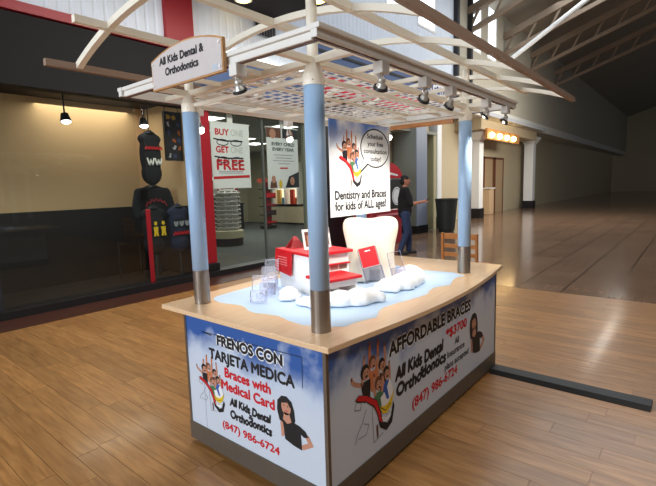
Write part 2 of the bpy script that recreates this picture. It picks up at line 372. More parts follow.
# left: red wall block and black sign band of the clothing shop
rw = thing('red_wall_panel', (2.88, YW, 3.9), 'red upright panel on the corrugated wall over the clothing shop', 'wall panel')
B().box(2.62, 3.14, YW - .08, YW, 4.0, 4.94).build('panel', redwall, rw); B().box(-2.0, 3.14, YW - .10, YW, 3.90, 4.02).build('bottom_rail', redwall, rw)
tag(B().box(-4.0, 3.02, YW - .06, YW + .1, 3.2, 3.88).build('black_sign_band', MATS['black_header'] if 'black_header' in MATS else mat('black_header', (10, 10, 11), .8)), 'black sign band above the clothing shop window', 'shop sign')
vt = thing('wall_vent', (4.86, YW, 4.58), 'dark slatted vent high on the grey corrugated wall', 'vent')
B().box(4.57, 5.15, YW - .03, YW, 4.56, 4.84).build('vent_frame', greyp, vt)
for k in range(7): B().box(4.60 + k * .078, 4.645 + k * .078, YW - .045, YW - .03, 4.58, 4.82).build('slat', black, vt)

# storefront of the two shops
dark_rail = mat('dark_base_rail', (30, 28, 30), .4)
struct(B().box(-9, 6.25, 5.30, 5.58, -.1, .10).build('baseboard_left', dark_rail))
struct(B().box(-9, 3.12, 5.36, 5.56, 2.98, 3.2).build('trim_9', mat('black_header', (10, 10, 11), .8)))
struct(B().box(3.12, 6.25, 5.36, 5.56, 2.98, 3.2).box(3.4, 6.25, 5.40, 5.5, 3.2, 3.3).build('trim_4', mat('shop_header', (120, 116, 100), .6)))
for i, (x0, x1) in enumerate(((-2.0, -.02), (.02, 2.0), (2.14, 3.10), (3.39, 4.63), (4.67, 5.88))):
    struct(B().box(x0, x1, 5.44, 5.452, .10, 2.98).build('window_%d' % (i + 5), glass))
struct(B().box(4.63, 4.67, 5.42, 5.47, .10, 2.98).build('trim_5', mat('mullion_grey', (110, 116, 110), .4, .5)))
struct(B().box(5.88, 6.25, 5.40, 5.5, .10, 2.98).build('trim_6', mat('mullion_olive', (112, 118, 104), .5)))
struct(B().box(-.02, .02, 5.42, 5.47, .10, 2.98).build('trim_7', softblack))
for (x0, x1, t, nm) in ((3.12, 3.37, 'tall red pillar between the clothing shop and the optician', 'a'), (2.05, 2.12, 'low narrow red post in the clothing shop window', 'b')):
    p = thing('red_pillar', ((x0 + x1) / 2, YW, 0), t, 'pillar')
    B().box(x0, x1, 5.40 if nm == 'a' else 5.40, 5.50 if nm == 'a' else 5.438, .24 if nm == 'a' else .10, 3.15 if nm == 'a' else 1.30).build('shaft', redwall, p, bevel=.01)
    if nm == 'a': B().box(x0 - .03, x1 + .03, 5.37, 5.53, 0.10, .24).build('foot', black, p, bevel=.01)

# optician interior
carpet = mat('grey_carpet', (74, 80, 78), .95, var=.12, scale=60)
struct(B().box(3.16, 12.8, 5.58, 15.5, -.1, .0).build('floor_optician', carpet))
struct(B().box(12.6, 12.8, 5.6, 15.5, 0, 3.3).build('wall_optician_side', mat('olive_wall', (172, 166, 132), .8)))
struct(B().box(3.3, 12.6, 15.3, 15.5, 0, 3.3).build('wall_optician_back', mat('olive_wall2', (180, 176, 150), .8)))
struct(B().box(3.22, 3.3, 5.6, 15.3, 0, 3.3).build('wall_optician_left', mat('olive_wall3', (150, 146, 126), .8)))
struct(B().box(3.22, 12.8, 5.58, 15.5, 3.2, 3.3).build('ceiling_optician', mat('shop_ceiling', (150, 152, 140), .8)))
panel_e = mat('light_panel', (255, 255, 250), .4, emit=4)
for i, (x, y) in enumerate(((4.6, 7.2), (6.2, 8.6), (7.0, 7.2), (8.0, 10.0), (9.4, 11.0))):
    l = thing('ceiling_light_panel', (x, y, 3.2), ('first', 'second', 'third', 'fourth', 'fifth')[i] + ' white light panel from the window in the optician ceiling', 'ceiling light', 'light panels in the optician')
    B().box(x - .33, x + .33, y - .33, y + .33, 3.17, 3.2).build('frame', white, l); B().box(x - .3, x + .3, y - .3, y + .3, 3.165, 3.17).build('diffuser', panel_e, l)
# round eyewear tower
tw = thing('eyewear_tower', (6.35, 8.85, 0), 'round white eyewear display tower with dark foot inside the optician', 'display tower')
B().lathe([(.40, 0), (.40, .22)], (6.35, 8.85, 0), 28).build('foot', softblack, tw)
B().lathe([(.42, .22), (.42, .42), (.36, .44)], (6.35, 8.85, 0), 28).build('plinth', mat('plinth_cream', (206, 200, 170), .5), tw)
B().lathe([(.30, .44), (.30, 1.55)], (6.35, 8.85, 0), 28).build('column', white, tw)
for k in range(9): B().lathe([(.305, 0), (.37, .01), (.37, .025), (.305, .03)], (6.35, 8.85, .5 + k * .12), 28).build('tray', white, tw)
b = B()
rg = random.Random(5)
for k in range(9):
    for j in range(12):
        a = j * PI / 6; b.obox(Matrix.Translation((6.35 + .345 * math.cos(a), 8.85 + .345 * math.sin(a), .555 + k * .12)) @ Matrix.Rotation(a, 4, 'Z'), .02, .13, .035)
o = b.build('spectacles', mat('specs_grey', (168, 164, 152), .5), tw); o['kind'] = 'stuff'
hp = B().box(6.1, 6.6, 8.82, 8.86, 1.56, 2.0).build('header_photo', white, tw)
fr_t = frame((6.1, 8.82, 1.56), (1, 0, 0), (0, 0, 1)); b = B(); flat(b, [(.02, .02), (.48, .02), (.48, .42), (.02, .42)], fr_t, .002); b.mi = 1; flat(b, ell(.25, .22, .09, .13), fr_t, .004)
b.build('portrait', [brownp, skinp], hp)
# dark cabinets and the red goods tower
for (x, y, t) in ((9.2, 12.4, 'low black cabinet left of the red goods tower'), (10.0, 13.6, 'taller black cabinet at the back of the optician')):
    c = thing('black_cabinet', (x, y, 0), t, 'cabinet', 'black cabinets in the optician')
    h = 1.0 if y < 13 else 1.25
    B().box(x - .45, x + .45, y - .3, y + .3, .06, h).build('carcass', softblack, c, bevel=.01); B().box(x - .48, x + .48, y - .33, y + .33, h, h + .04).build('top', black, c)
    for s in (-1, 1): B().box(x - .43 if s < 0 else x + .01, x - .01 if s < 0 else x + .43, y - .315, y - .3, .1, h - .04).build('door', black, c)
    B().box(x - .42, x + .42, y - .27, y + .27, 0, .06).build('kick', black, c)
rt = thing('goods_tower', (10.45, 11.6, 0), 'red and black goods tower with shelves in the optician', 'display tower')
B().box(10.2, 10.7, 11.4, 11.8, 0, .12).build('base', black, rt)
B().box(10.35, 10.55, 11.5, 11.7, .12, 1.8).build('column', redwall, rt)
rg = random.Random(11)
for k in range(5):
    z = .2 + k * .33
    B().box(10.2, 10.7, 11.38, 11.82, z, z + .03).build('shelf', black, rt)
    B().box(10.22, 10.68, 11.36, 11.40, z + .03, z + .10 + .1 * (k % 2)).build('goods_row', (redtxt, mat('goods_dark', (60, 40, 40), .6), redwall)[k % 3], rt)
B().box(10.18, 10.72, 11.36, 11.84, 1.8, 1.95).build('header', mat('goods_header', (180, 70, 50), .6), rt)
# lit wall cabinet on the side wall
wc = thing('wall_display_cabinet', (12.3, 12.45, 0), 'lit display cabinet with orange goods on the optician side wall', 'cabinet')
B().box(12.25, 12.6, 11.65, 13.2, .78, .86).build('shelf', black, wc)
B().box(12.25, 12.6, 11.65, 13.2, 2.55, 2.65).build('top', white, wc)
for y in (11.65, 12.4, 13.13): B().box(12.25, 12.6, y, y + .07, .86, 2.55).build('side', white, wc)
B().box(12.55, 12.6, 11.72, 13.13, .86, 2.55).build('lit_back', mat('lit_back', (236, 226, 196), .5, emit=.9), wc)
for k, (y, c) in enumerate(((11.85, (214, 110, 50)), (12.15, (190, 60, 40)), (12.65, (90, 150, 170)), (12.95, (220, 170, 90)))):
    B().box(12.38, 12.5, y - .1, y + .1, .86, 1.15 + .35 * (k % 2)).build('goods_box', mat('goods%d' % k, c, .5), wc, bevel=.01)
cl = thing('low_counter', (12.1, 12.5, 0), 'beige low counter below the lit display cabinet', 'counter')
B().box(12.2, 12.58, 11.3, 13.4, .08, .76).build('body', beige, cl); B().box(12.22, 12.58, 11.32, 13.38, 0, .08).build('kick', black, cl)
# small dark screen box and lit rear shelves
sc = thing('overhead_screen', (9.6, 14.6, 1.9), 'black overhead menu screen at the back of the optician', 'screen')
B().box(9.3, 10.6, 14.6, 14.7, 1.85, 2.2).build('case', black, sc); B().box(9.5, 10.4, 14.59, 14.6, 1.95, 2.12).build('screen', mat('screen_white', (230, 236, 230), .4, emit=.8), sc)
for s in (-.5, .5): B().cone((9.95 + s, 14.65, 2.2), (9.95 + s, 14.65, 3.2), .015).build('hanger', black, sc)
rs = thing('rear_shelving', (9.0, 15.1, 0), 'lit white rear shelving with red trim along the optician back wall', 'shelving')
B().box(6.6, 11.8, 15.2, 15.3, 0, 1.75).build('back', white, rs)
for k in range(5): B().box(6.6, 11.8, 14.95, 15.2, .1 + k * .4, .13 + k * .4).build('shelf', white, rs)
for k in range(6): B().box(6.6 + k * 1.0, 6.72 + k * 1.0, 14.93, 14.95, .1, 1.75).build('red_divider', redtxt, rs)

# posters in the optician window
def poster(x0, x1, z0, z1, label):
    p = thing('paper_poster', ((x0 + x1) / 2, 5.46, z0), label, 'poster', 'posters hung in the optician window')
    sh = B().box(x0, x1, 5.46, 5.466, z0, z1).build('sheet', paper, p)
    B().box(x0 - .02, x1 + .02, 5.456, 5.470, z1, z1 + .02).build('rail', white, p)
    B().box((x0 + x1) / 2 - .06, (x0 + x1) / 2 + .06, 5.455, 5.472, z1 + .02, 3.0).build('hanger', white, p)
    return p, sh, frame((x0, 5.46, z0), (1, 0, 0), (0, 0, 1))
p, sh, fr = poster(3.42, 4.33, 1.60, 2.80, 'white BUY ONE GET ONE FREE poster with red and black lettering')
text('lettering', 'BUY', fr, .10, .42, .98, .12, redtxt, sh, .03, .002); text('lettering', 'ONE', fr, .46, .76, .98, .12, mat('pale_ink', (206, 206, 206), .6), sh, .02, .002)
text('lettering', 'GET', fr, .10, .40, .66, .12, redtxt, sh, .03, .002); text('lettering', 'ONE', fr, .44, .74, .66, .12, MATS['pale_ink'], sh, .02, .002)
text('lettering', 'FREE', fr, .10, .76, .34, .20, redtxt, sh, .03, .002)
b = B()
for zz in (.88, .56):
    stroke(b, [(.06, zz + .03), (.3, zz), (.74, zz + .01)], .025, fr, .003)
    for cx in (.26, .58): stroke(b, ell(cx, zz - .03, .13, .055, 14) + [ell(cx, zz - .03, .13, .055, 14)[0]], .016, fr, .003)
b.build('glasses_print', blacktxt, sh)
b = B(); flat(b, [(.02, .17), (.88, .20), (.88, .25), (.02, .22)], fr, .002); b.build('red_bar', redtxt, sh)
b = B()
for k in range(2): flat(b, [(.14, .28 + k * .03), (.72, .28 + k * .03), (.72, .292 + k * .03), (.14, .292 + k * .03)], fr, .002)
b.build('small_print', greyp, sh)
p, sh, fr = poster(4.79, 5.72, 1.56, 2.82, 'white EVERY CHILD EVERY YEAR poster with portraits along both edges')
b = B(); flat(b, [(.0, 1.06), (.42, 1.06), (.42, 1.26), (0, 1.26)], fr, .002); b.mi = 1; flat(b, [(.46, 1.06), (.93, 1.06), (.93, 1.26), (.46, 1.26)], fr, .002)
b.mi = 2; flat(b, ell(.18, 1.14, .09, .10), fr, .003); flat(b, ell(.68, 1.14, .1, .10), fr, .003)
b.mi = 1; flat(b, [(.50, .02), (.93, .02), (.93, .36), (.62, .26)], fr, .002); b.mi = 0; flat(b, [(.05, .02), (.26, .02), (.24, .16), (.08, .16)], fr, .002)
b.mi = 2; flat(b, ell(.16, .2, .06, .08), fr, .003); flat(b, ell(.72, .16, .07, .09), fr, .003); b.mi = 3; flat(b, ell(.36, .1, .05, .09), fr, .003)
b.build('portrait_prints', [brownp, softblack, skinp, yellowp], sh)
dg_ink = mat('dark_green_ink', (60, 84, 80), .6)
text('lettering', 'EVERY CHILD', fr, .14, .82, .90, .07, dg_ink, sh, .04, .002); text('lettering', 'EVERY YEAR', fr, .16, .80, .79, .07, dg_ink, sh, .04, .002)
b = B()
for k, (a, c) in enumerate(((.2, .76), (.24, .72), (.16, .80), (.3, .66))): flat(b, [(a, .70 - k * .06), (c, .70 - k * .06), (c, .715 - k * .06), (a, .715 - k * .06)], fr, .002)
b.mi = 1; flat(b, [(.36, .42), (.6, .42), (.6, .45), (.36, .45)], fr, .002); b.build('small_print', [greyp, redtxt], sh)

# clothing shop interior
struct(B().box(-9, 3.14, 5.58, 9.0, -.1, 0).build('floor_clothing_shop', mat('dark_floor', (44, 38, 36), .5)))
struct(B().box(-9, 3.14, 7.2, 7.3, 0, 3.2).build('wall_clothing_back', mat('tan_wall', (190, 160, 120), .8)))
struct(B().box(-9, 3.14, 7.16, 7.2, 0, 1.3).box(3.10, 3.14, 5.6, 7.16, 0, 1.3).build('trim_10', mat('dark_dado', (26, 22, 22), .6)))
struct(B().box(3.14, 3.2, 5.56, 7.3, 0, 3.2).build('wall_clothing_side', MATS['tan_wall']))
struct(B().box(-9, 3.2, 5.58, 9.0, 3.2, 3.3).build('ceiling_clothing_shop', dark_ceil))
def garment(name, x, y, z, wd, ht, m, label, sleeves=True, hang=False):
    g = thing(name, (x, y, z), label, 'garment', 'garments in the clothing shop')
    b = B()
    b.ball((x, y, z + ht * .55), (wd * .42, .09, ht * .5), 3); b.ball((x, y, z + ht * .2), (wd * .40, .10, ht * .24), 3); b.ball((x, y, z + ht * .86), (wd * .46, .08, ht * .13), 3)
    if sleeves:
        for s in (-1, 1): b.limb([(x + s * wd * .36, y, z + ht * .84), (x + s * wd * .46, y - .02, z + ht * .5), (x + s * wd * .44, y - .04, z + ht * .2)], [.075, .065, .055])
    b.build('garment_body', m, g, remesh=.02, smoothit=3)
    B().lathe([(.07, -.02), (.09, 0), (.07, .02)], (x, y - .01, z + ht * .97), 16).build('collar', black, g)
    if hang: B().cone((x, y, z + ht * .9), (x, y, 3.2), .008).build('hanging_wire', softblack, g)
    else:
        B().cone((x, y, .01), (x, y, z + ht * .3), .02).build('stand_pole', softblack, g); B().lathe([(.12, 0), (.12, .02)], (x, y, 0), 20).build('stand_foot', softblack, g)
    return g, frame((x, y - .105, z), (1, 0, 0), (0, 0, 1))
navy = mat('navy_cloth', (34, 42, 66), .9); blk = mat('black_cloth', (22, 22, 26), .9)
g, fr = garment('sports_jersey', 2.42, 5.80, 1.72, .46, .86, blk, 'black sports jersey with red and white chest print hanging high in the window', False, True)
b = B(); stroke(b, [(-.14 + k * .03, .56 + .05 * (k % 2)) for k in range(11)], .028, fr, .004); b.build('chest_print', redtxt, g); b = B()
for s_ in (-.06, .08): stroke(b, [(s_ - .06, .42), (s_ - .03, .30), (s_, .40), (s_ + .03, .30), (s_ + .06, .42)], .025, fr, .004)
b.build('print', white, g)
g, fr = garment('hooded_sweatshirt', 2.62, 6.18, 1.02, .74, .66, blk, 'black hooded sweatshirt with dull red curved lettering')
b = B(); stroke(b, [(-.20 + k * .04, .38 + .06 * (k % 2) - .0035 * (k - 5) ** 2) for k in range(11)], .026, fr, .004); b.build('chest_print', mat('maroon_ink', (140, 40, 50), .7), g)
g, fr = garment('printed_tee', 2.38, 5.80, .52, .48, .80, blk, 'black tee with two small yellow figures printed on it', False)
b = B()
for s_ in (-.02, .12):
    flat(b, ell(s_, .52, .03, .035), fr, .004); flat(b, [(s_ - .045, .46), (s_ + .045, .46), (s_ + .035, .37), (s_ + .045, .30), (s_ + .012, .30), (s_, .35), (s_ - .012, .30), (s_ - .045, .30), (s_ - .035, .37)], fr, .004)
b.build('print', yellowp, g)
g, fr = garment('portrait_tee', 2.86, 5.80, .50, .46, .82, navy, 'navy tee with pale portrait print over red lettering', False)
b = B()
for s_ in (-.11, 0, .11): flat(b, ell(s_, .52, .045, .07), fr, .004)
b.mi = 1
for s_ in (-.11, 0, .11): flat(b, ell(s_, .57, .046, .03), fr, .006)
b.build('print', [greyp, blacktxt], g); b = B(); stroke(b, [(-.17 + k * .031, .30 + .06 * (k % 2)) for k in range(12)], .03, fr, .004); b.build('chest_print', redtxt, g)
fp = thing('framed_collage', (2.94, 5.94, 2.12), 'dark framed collage of jerseys hanging beside the left blue post', 'picture')
B().box(2.78, 3.12, 5.92, 5.95, 2.12, 2.98).build('backing', softblack, fp); fr = frame((2.78, 5.92, 2.12), (1, 0, 0), (0, 0, 1)); rg = random.Random(4)
cc = [mat('col%d' % k, c, .6) for k, c in enumerate(((200, 160, 60), (190, 190, 200), (60, 70, 110), (170, 90, 50), (30, 30, 36)))]
b = B()
for r_ in range(6):
    for c_ in range(3):
        b.mi = rg.randrange(5); x0 = .02 + c_ * .105; z0 = .03 + r_ * .135
        flat(b, [(x0 + .1 * rg.random() * .3 + .05 + rr_ * math.cos(an), z0 + .06 + rr_ * 1.2 * math.sin(an)) for an, rr_ in [(k * PI / 4, .02 + .03 * rg.random()) for k in range(8)]], fr, .003 + .0004 * (r_ * 3 + c_))
b.build('collage_print', cc, fp)
for x in (2.78, 3.095): B().box(x, x + .025, 5.90, 5.95, 2.12, 2.98).build('frame_stile', black, fp)
for x in (2.82, 3.08): B().cone((x, 5.935, 2.98), (x, 5.935, 3.2), .006).build('hanging_wire', black, fp)
for (x, y, z, t) in ((2.30, 5.75, 2.66, 'left'), (1.2, 6.0, 2.66, 'far left')):
    l = thing('shop_spotlight', (x, y, 3.2), 'white shop spotlight, the ' + t + ' one above the clothing window', 'spotlight', 'spotlights in the clothing shop')
    B().cone((x, y, 3.2), (x, y, z + .1), .012).build('stem', black, l); B().cone((x, y, z + .12), (x, y - .03, z), .05, .08, 16).build('head', black, l); B().ball((x, y - .035, z), (.07, .07, .04)).build('bulb', panel_e, l)
rk = thing('low_clothes_rack', (2.6, 6.6, 0), 'low black rail rack standing at the back of the clothing shop', 'rack')
for x in (2.2, 2.6, 3.0): B().cone((x, 6.75, 0), (x, 6.75, .66), .016).build('upright', black, rk)
B().cone((2.2, 6.75, .62), (3.0, 6.75, .62), .016).build('rail', black, rk)

# ------------------------------------------------------------------ concourse further along
dkshop = mat('dark_shopfront', (26, 26, 30), .3)
struct(B().box(6.25, 8.9, YW, YW + .2, 0, 3.72).build('wall_left_dark', dkshop))
struct(B().box(8.9, 14.4, YW + .85, YW + 1.0, 0, 4.4).build('wall_recess', beige))
struct(B().box(8.8, 8.9, YW, YW + 1.0, 0, 4.4).build('wall_recess_end', beige))
struct(B().box(8.8, 62, YW, YW + 1.0, 4.2, 4.6).build('trim_8', mat('soffit_white', (206, 204, 196), .6)))
struct(B().box(14.4, 62, 6.75, 6.9, 0, 4.4).build('wall_left_end', beige))
struct(B().box(61.8, 62, -9, 6.75, 0, 10.4).build('wall_far', beige))
# square column: grey near face, blue-grey corridor face
cg = thing('square_column', (11.4, 5.75, 0), 'large square grey column with blue grey side near the walking person', 'column')
B().box(11.06, 11.78, 5.45, 6.25, .0, 4.2).build('core', mat('column_grey', (140, 146, 138), .6), cg)
B().box(11.07, 11.77, 5.42, 5.45, .25, 4.2).build('side_panel', mat('column_blue', (132, 142, 160), .45), cg)
B().box(11.04, 11.80, 5.40, 6.27, 0, .25).build('base', black, cg)
def pillar(x, y, wdt, label, h=4.2):
    p = thing('white_pilaster', (x, y, 0), label, 'column', 'white pilasters along the concourse')
    B().box(x - wdt / 2, x + wdt / 2, y - wdt / 2, y + wdt / 2, .42, h - .35).build('shaft', white, p, bevel=.02)
    B().box(x - wdt / 2 - .04, x + wdt / 2 + .04, y - wdt / 2 - .04, y + wdt / 2 + .04, 0, .42).build('base', black, p)
    b = B(); O = Vector((x, y, 0)); a = wdt / 2 + .02; c = wdt / 2 + .22; z0, z1 = h - .35, h - .05
    b._new([(x + s * a, y + t * a, z0) for s, t in ((-1, -1), (1, -1), (1, 1), (-1, 1))] + [(x + s * c, y + t * c, z1) for s, t in ((-1, -1), (1, -1), (1, 1), (-1, 1))], [(3, 2, 1, 0), (4, 5, 6, 7), (0, 1, 5, 4), (1, 2, 6, 5), (2, 3, 7, 6), (3, 0, 4, 7)])
    b.box(x - c, x + c, y - c, y + c, z1, h); b.build('capital', white, p)
pillar(13.05, 5.76, .34, 'slim white pilaster with flared capital beside the dark planter', 4.1)
pillar(17.95, 6.2, .46, 'white pilaster with black foot seen right of the kiosk post', 3.72)
pillar(26, 6.2, .5, 'far white pilaster further down the concourse', 4.0)
pb = thing('tall_planter', (12.1, 4.95, 0), 'tall tapered dark planter bin standing by the white pilaster', 'planter')
B().lathe([(.24, 0), (.27, .1), (.35, 1.0), (.37, 1.04), (.37, 1.08), (.33, 1.08), (.32, .9)], (12.1, 4.9, 0), 28).build('bin_body', mat('dark_green_plastic', (40, 46, 44), .5), pb, smooth=False)
B().lathe([(.31, .86), (.31, .90)], (12.1, 4.9, 0), 28).build('soil', brownp, pb)
# projecting soffit with marquee bulbs
sf = thing('marquee_soffit', (19.5, 6.2, 3.3), 'cream projecting shop soffit with a row of warm bulbs', 'shop canopy')
B().box(16.9, 25, 5.6, 6.74, 3.75, 4.2).build('fascia', mat('soffit_cream', (190, 172, 140), .6), sf); B().box(16.7, 25.2, 5.2, 5.44, 4.2, 4.35).build('cornice', mat('cornice_grey', (170, 172, 176), .6), sf)
bulb_m = mat('warm_bulb', (255, 220, 150), .4, emit=14)
B().box(17.3, 21.6, 5.5, 5.6, 3.36, 3.80).build('light_box', mat('light_box_amber', (190, 130, 70), .5), sf)
for k in range(4): B().ball((17.75 + k * .95, 5.46, 3.54), .12).build('bulb', bulb_m, sf)
for x, t in ((20.8, 'left'), (22.3, 'right')):
    d = struct(B().box(x - .55, x + .55, 6.68, 6.75, 0, 2.7).build('door_%d' % (1 if t == 'left' else 2), mat('tan_door', (176, 150, 116), .5)))
    B().box(x - .65, x - .55, 6.66, 6.75, 0, 2.8).box(x + .55, x + .65, 6.66, 6.75, 0, 2.8).box(x - .65, x + .65, 6.66, 6.75, 2.7, 2.8).build('door_frame', brownp, d)
    B().cone((x + .45, 6.64, .9), (x + .45, 6.64, 1.2), .02).build('handle', steel, d)
cab = thing('beige_cabinet', (20.2, 6.4, 0), 'small pale cabinet standing against the far beige wall', 'cabinet')
B().box(19.95, 20.5, 6.3, 6.72, 0, 1.25).build('body', mat('pale_cab', (206, 176, 140), .6), cab, bevel=.02); B().box(19.9, 20.55, 6.25, 6.72, 1.25, 1.3).build('top', white, cab); B().box(20.0, 20.45, 6.285, 6.3, .1, 1.2).build('door', MATS['pale_cab'], cab)
# red and black vending machine
vm = thing('vending_machine', (8.35, 4.95, 0), 'red and black machine with domed top behind the tooth', 'vending machine')
X0, X1, Yn, Yf = 7.55, 9.05, 4.75, 5.35
B().box(X0 + .02, X1 - .02, Yn + .02, Yf, 0, .95).build('lower_cabinet', mat('maroon_enamel', (150, 18, 36), .3), vm, bevel=.03)
B().box(X0, X1, Yn, Yf, .95, 1.75).build('upper_cabinet', black, vm, bevel=.03)
fr = frame((X0, Yn, 0), (1, 0, 0), (0, 0, 1))
b = B(); O = fr[0]; arc = [(.02, 1.75)] + [(.75 + .73 * math.cos(PI - k * PI / 14), 1.75 + .40 * math.sin(k * PI / 14)) for k in range(15)] + [(1.48, 1.75)]
b.prism(arc, (Vector((X0, Yn, 0)), Vector((1, 0, 0)), Vector((0, 0, 1)), Vector((0, 1, 0))), .0, .6); b.build('domed_top', mat('red_enamel', (200, 24, 40), .3), vm)
b = B(); flat(b, ell(1.18, 1.28, .24, .24, 24), fr, .004); b.mi = 1; stroke(b, ell(1.18, 1.28, .2, .2, 24) + [ell(1.18, 1.28, .2, .2, 24)[0]], .025, fr, .006); b.build('round_emblem', [paper, greyp], vm)
b = B(); flat(b, [(.85, 1.90), (1.25, 1.84), (1.22, 1.80), (.85, 1.84)], fr, .004); b.build('white_script', paper, vm)
b = B(); flat(b, [(.2, .78), (1.3, .78), (1.3, .84), (.2, .84)], fr, .003); b.build('pink_stripe', mat('pink_print', (210, 120, 130), .5), vm)

# ------------------------------------------------------------------ KIOSK
K = thing('dental_kiosk', (.95, .4, 0), 'maple topped dental kiosk with blue posts and cream arched canopy', 'kiosk')
L, W = 1.792, 1.005
px0, px1, py0, py1 = -.163, 2.075, -.161, .969
B().box(px0 + .03, px1 - .03, py0 + .03, py1 - .03, 0, .03).build('toe_kick', black, K)
B().box(px0 + .012, px1 - .012, py0 + .012, py1 - .012, .03, .83).build('counter_core', softblack, K)
for a in ((px0 - .006, px0 + .012, py0 - .006, py1 + .006), (px1 - .012, px1 + .006, py0 - .006, py1 + .006), (px0 + .012, px1 - .012, py0 - .006, py0 + .012), (px0 + .012, px1 - .012, py1 - .012, py1 + .006)):
    B().box(*a, .026, .141).build('plinth', plinth_m, K)
pl_ = lab(B().box(px0, px0 + .011, py0 + .018, py1 - .012, .141, .83).build('graphic_panel', panel_m, K), 'end panel with FRENOS CON TARJETA MEDICA lettering')
pr_ = lab(B().box(px0 + .018, px1 - .012, py0, py0 + .011, .141, .83).build('graphic_panel', panel_m, K), 'long front panel with AFFORDABLE BRACES lettering')
B().box(px1 - .011, px1, py0 + .012, py1 - .012, .141, .83).build('graphic_panel', panel_m, K); B().box(px0 + .012, px1 - .012, py1 - .011, py1, .141, .83).build('graphic_panel', panel_m, K)
for x, y in ((px0, py0), (px0, py1), (px1, py0), (px1, py1)):
    sx = 1 if x < 1 else -1; sy = 1 if y < .4 else -1
    B().box(*sorted((x - sx * .004, x + sx * .016)), *sorted((y - sy * .004, y + sy * .016)), .141, .83).build('corner_trim', bronze, K)
# worktop with bowed long edges
front = [(-.175, -.188), (.15, -.222), (.36, -.243), (.62, -.262), (.886, -.270), (1.15, -.266), (1.40, -.252), (1.80, -.215), (2.05, -.18), (2.285, -.145)]
back = [(2.285, 1.16), (2.0, 1.21), (1.6, 1.25), (1.1, 1.275), (.6, 1.253), (.2, 1.225), (-.178, 1.199)]
FZ = (Vector((0, 0, 0)), Vector((1, 0, 0)), Vector((0, 1, 0)), Vector((0, 0, 1)))
B().prism(front + back, FZ, .832, .860).build('countertop', counter_m, K, bevel=.003)
# posts
for x, y in ((0, 0), (0, W), (L, 0), (L, W)):
    p = B().cone((x, y, 1.077), (x, y, 2.055), .050, .050, 28, True).build('post', sleeve_m, K, smooth=False)
    for f in p.data.polygons: f.use_smooth = len(f.vertices) == 4
    B().cone((x, y, .8605), (x, y, 1.077), .0505, .0505, 28).build('steel_collar', steel, p)
    B().lathe([(.052, 2.055), (.052, 2.105), (.047, 2.112), (.034, 2.150), (.030, 2.165)], (x, y, 0), 28).build('post_cap', cream, p)
    B().cone((x, y, 2.165), (x, y, 2.445), .026, .026, 20).build('upper_pole', cream, p)
    for a in (.6, 2.2, 3.8, 5.3): B().ball((x + .051 * math.cos(a), y + .051 * math.sin(a), 2.075), .004, 1).build('screw', steel, p)
FX0, FX1, FY0, FY1 = -.283, 2.085, -.283, 1.288
zu = 2.168
for y in (0, W): B().beam((FX0 + .032, y, zu), (FX1 - .032, y, zu), .034, .030).build('upper_beam', cream, K, bevel=.003)
for x in (0, L): B().beam((x, FY0 + .032, zu), (x, FY1 - .032, zu), .034, .030).build('upper_beam', cream, K, bevel=.003)
zl = 2.095
for y in (0, W): B().beam((.05, y, zl), (L - .05, y, zl), .018, .020).build('lower_beam', cream, K)
for x in (0, L): B().beam((x, .05, zl), (x, W - .05, zl), .018, .020).build('lower_beam', cream, K)
lab(B().beam((L - .02, .09, 2.066), (L - .02, .66, 2.066), .03, .032).build('orange_bar', chairwood, K), 'orange brown bar under the far beam')  # orange brown bar just below the far lower beam
for x in (.29, .68, 1.08, 1.46):
    for y0, y1 in ((FY0 + .032, -.017), (W + .017, FY1 - .032)): B().beam((x, y0, zu), (x, y1, zu), .022, .022).build('outrigger', cream, K)
for y in (.34, .68):
    for x0, x1 in ((FX0 + .032, -.017), (L + .017, FX1 - .032)): B().beam((x0, y, zu), (x1, y, zu), .022, .022).build('outrigger', cream, K)
# egg-crate lattice
lt = B().box(.02, L - .02, .018, .03, 2.150, 2.188).box(.02, L - .02, W - .03, W - .018, 2.150, 2.188).box(.018, .03, .03, W - .03, 2.150, 2.188).box(L - .03, L - .018, .03, W - .03, 2.150, 2.188).box(L / 2 - .015, L / 2 + .015, .03, W - .03, 2.150, 2.166).box(.03, L - .03, W / 2 - .015, W / 2 + .015, 2.150, 2.166).build('lattice_frame', cream, K)
sx_ = B().box(-.005, .005, .03, W - .03, 2.166, 2.172); sm_ = sx_.build('lattice_slat', white, lt)
N1 = 20
for k in range(1, N1):
    o = sm_ if k == 1 else sm_.copy()
    if k > 1: COL.objects.link(o)
    o.location.x = .03 + (L - .06) * k / N1
sy_ = B().box(.03, L - .03, -.005, .005, 2.1665, 2.1725).build('lattice_slat', white, lt)
N2 = 11
for k in range(1, N2):
    o = sy_ if k == 1 else sy_.copy()
    if k > 1: COL.objects.link(o)
    o.location.y = .03 + (W - .06) * k / N2
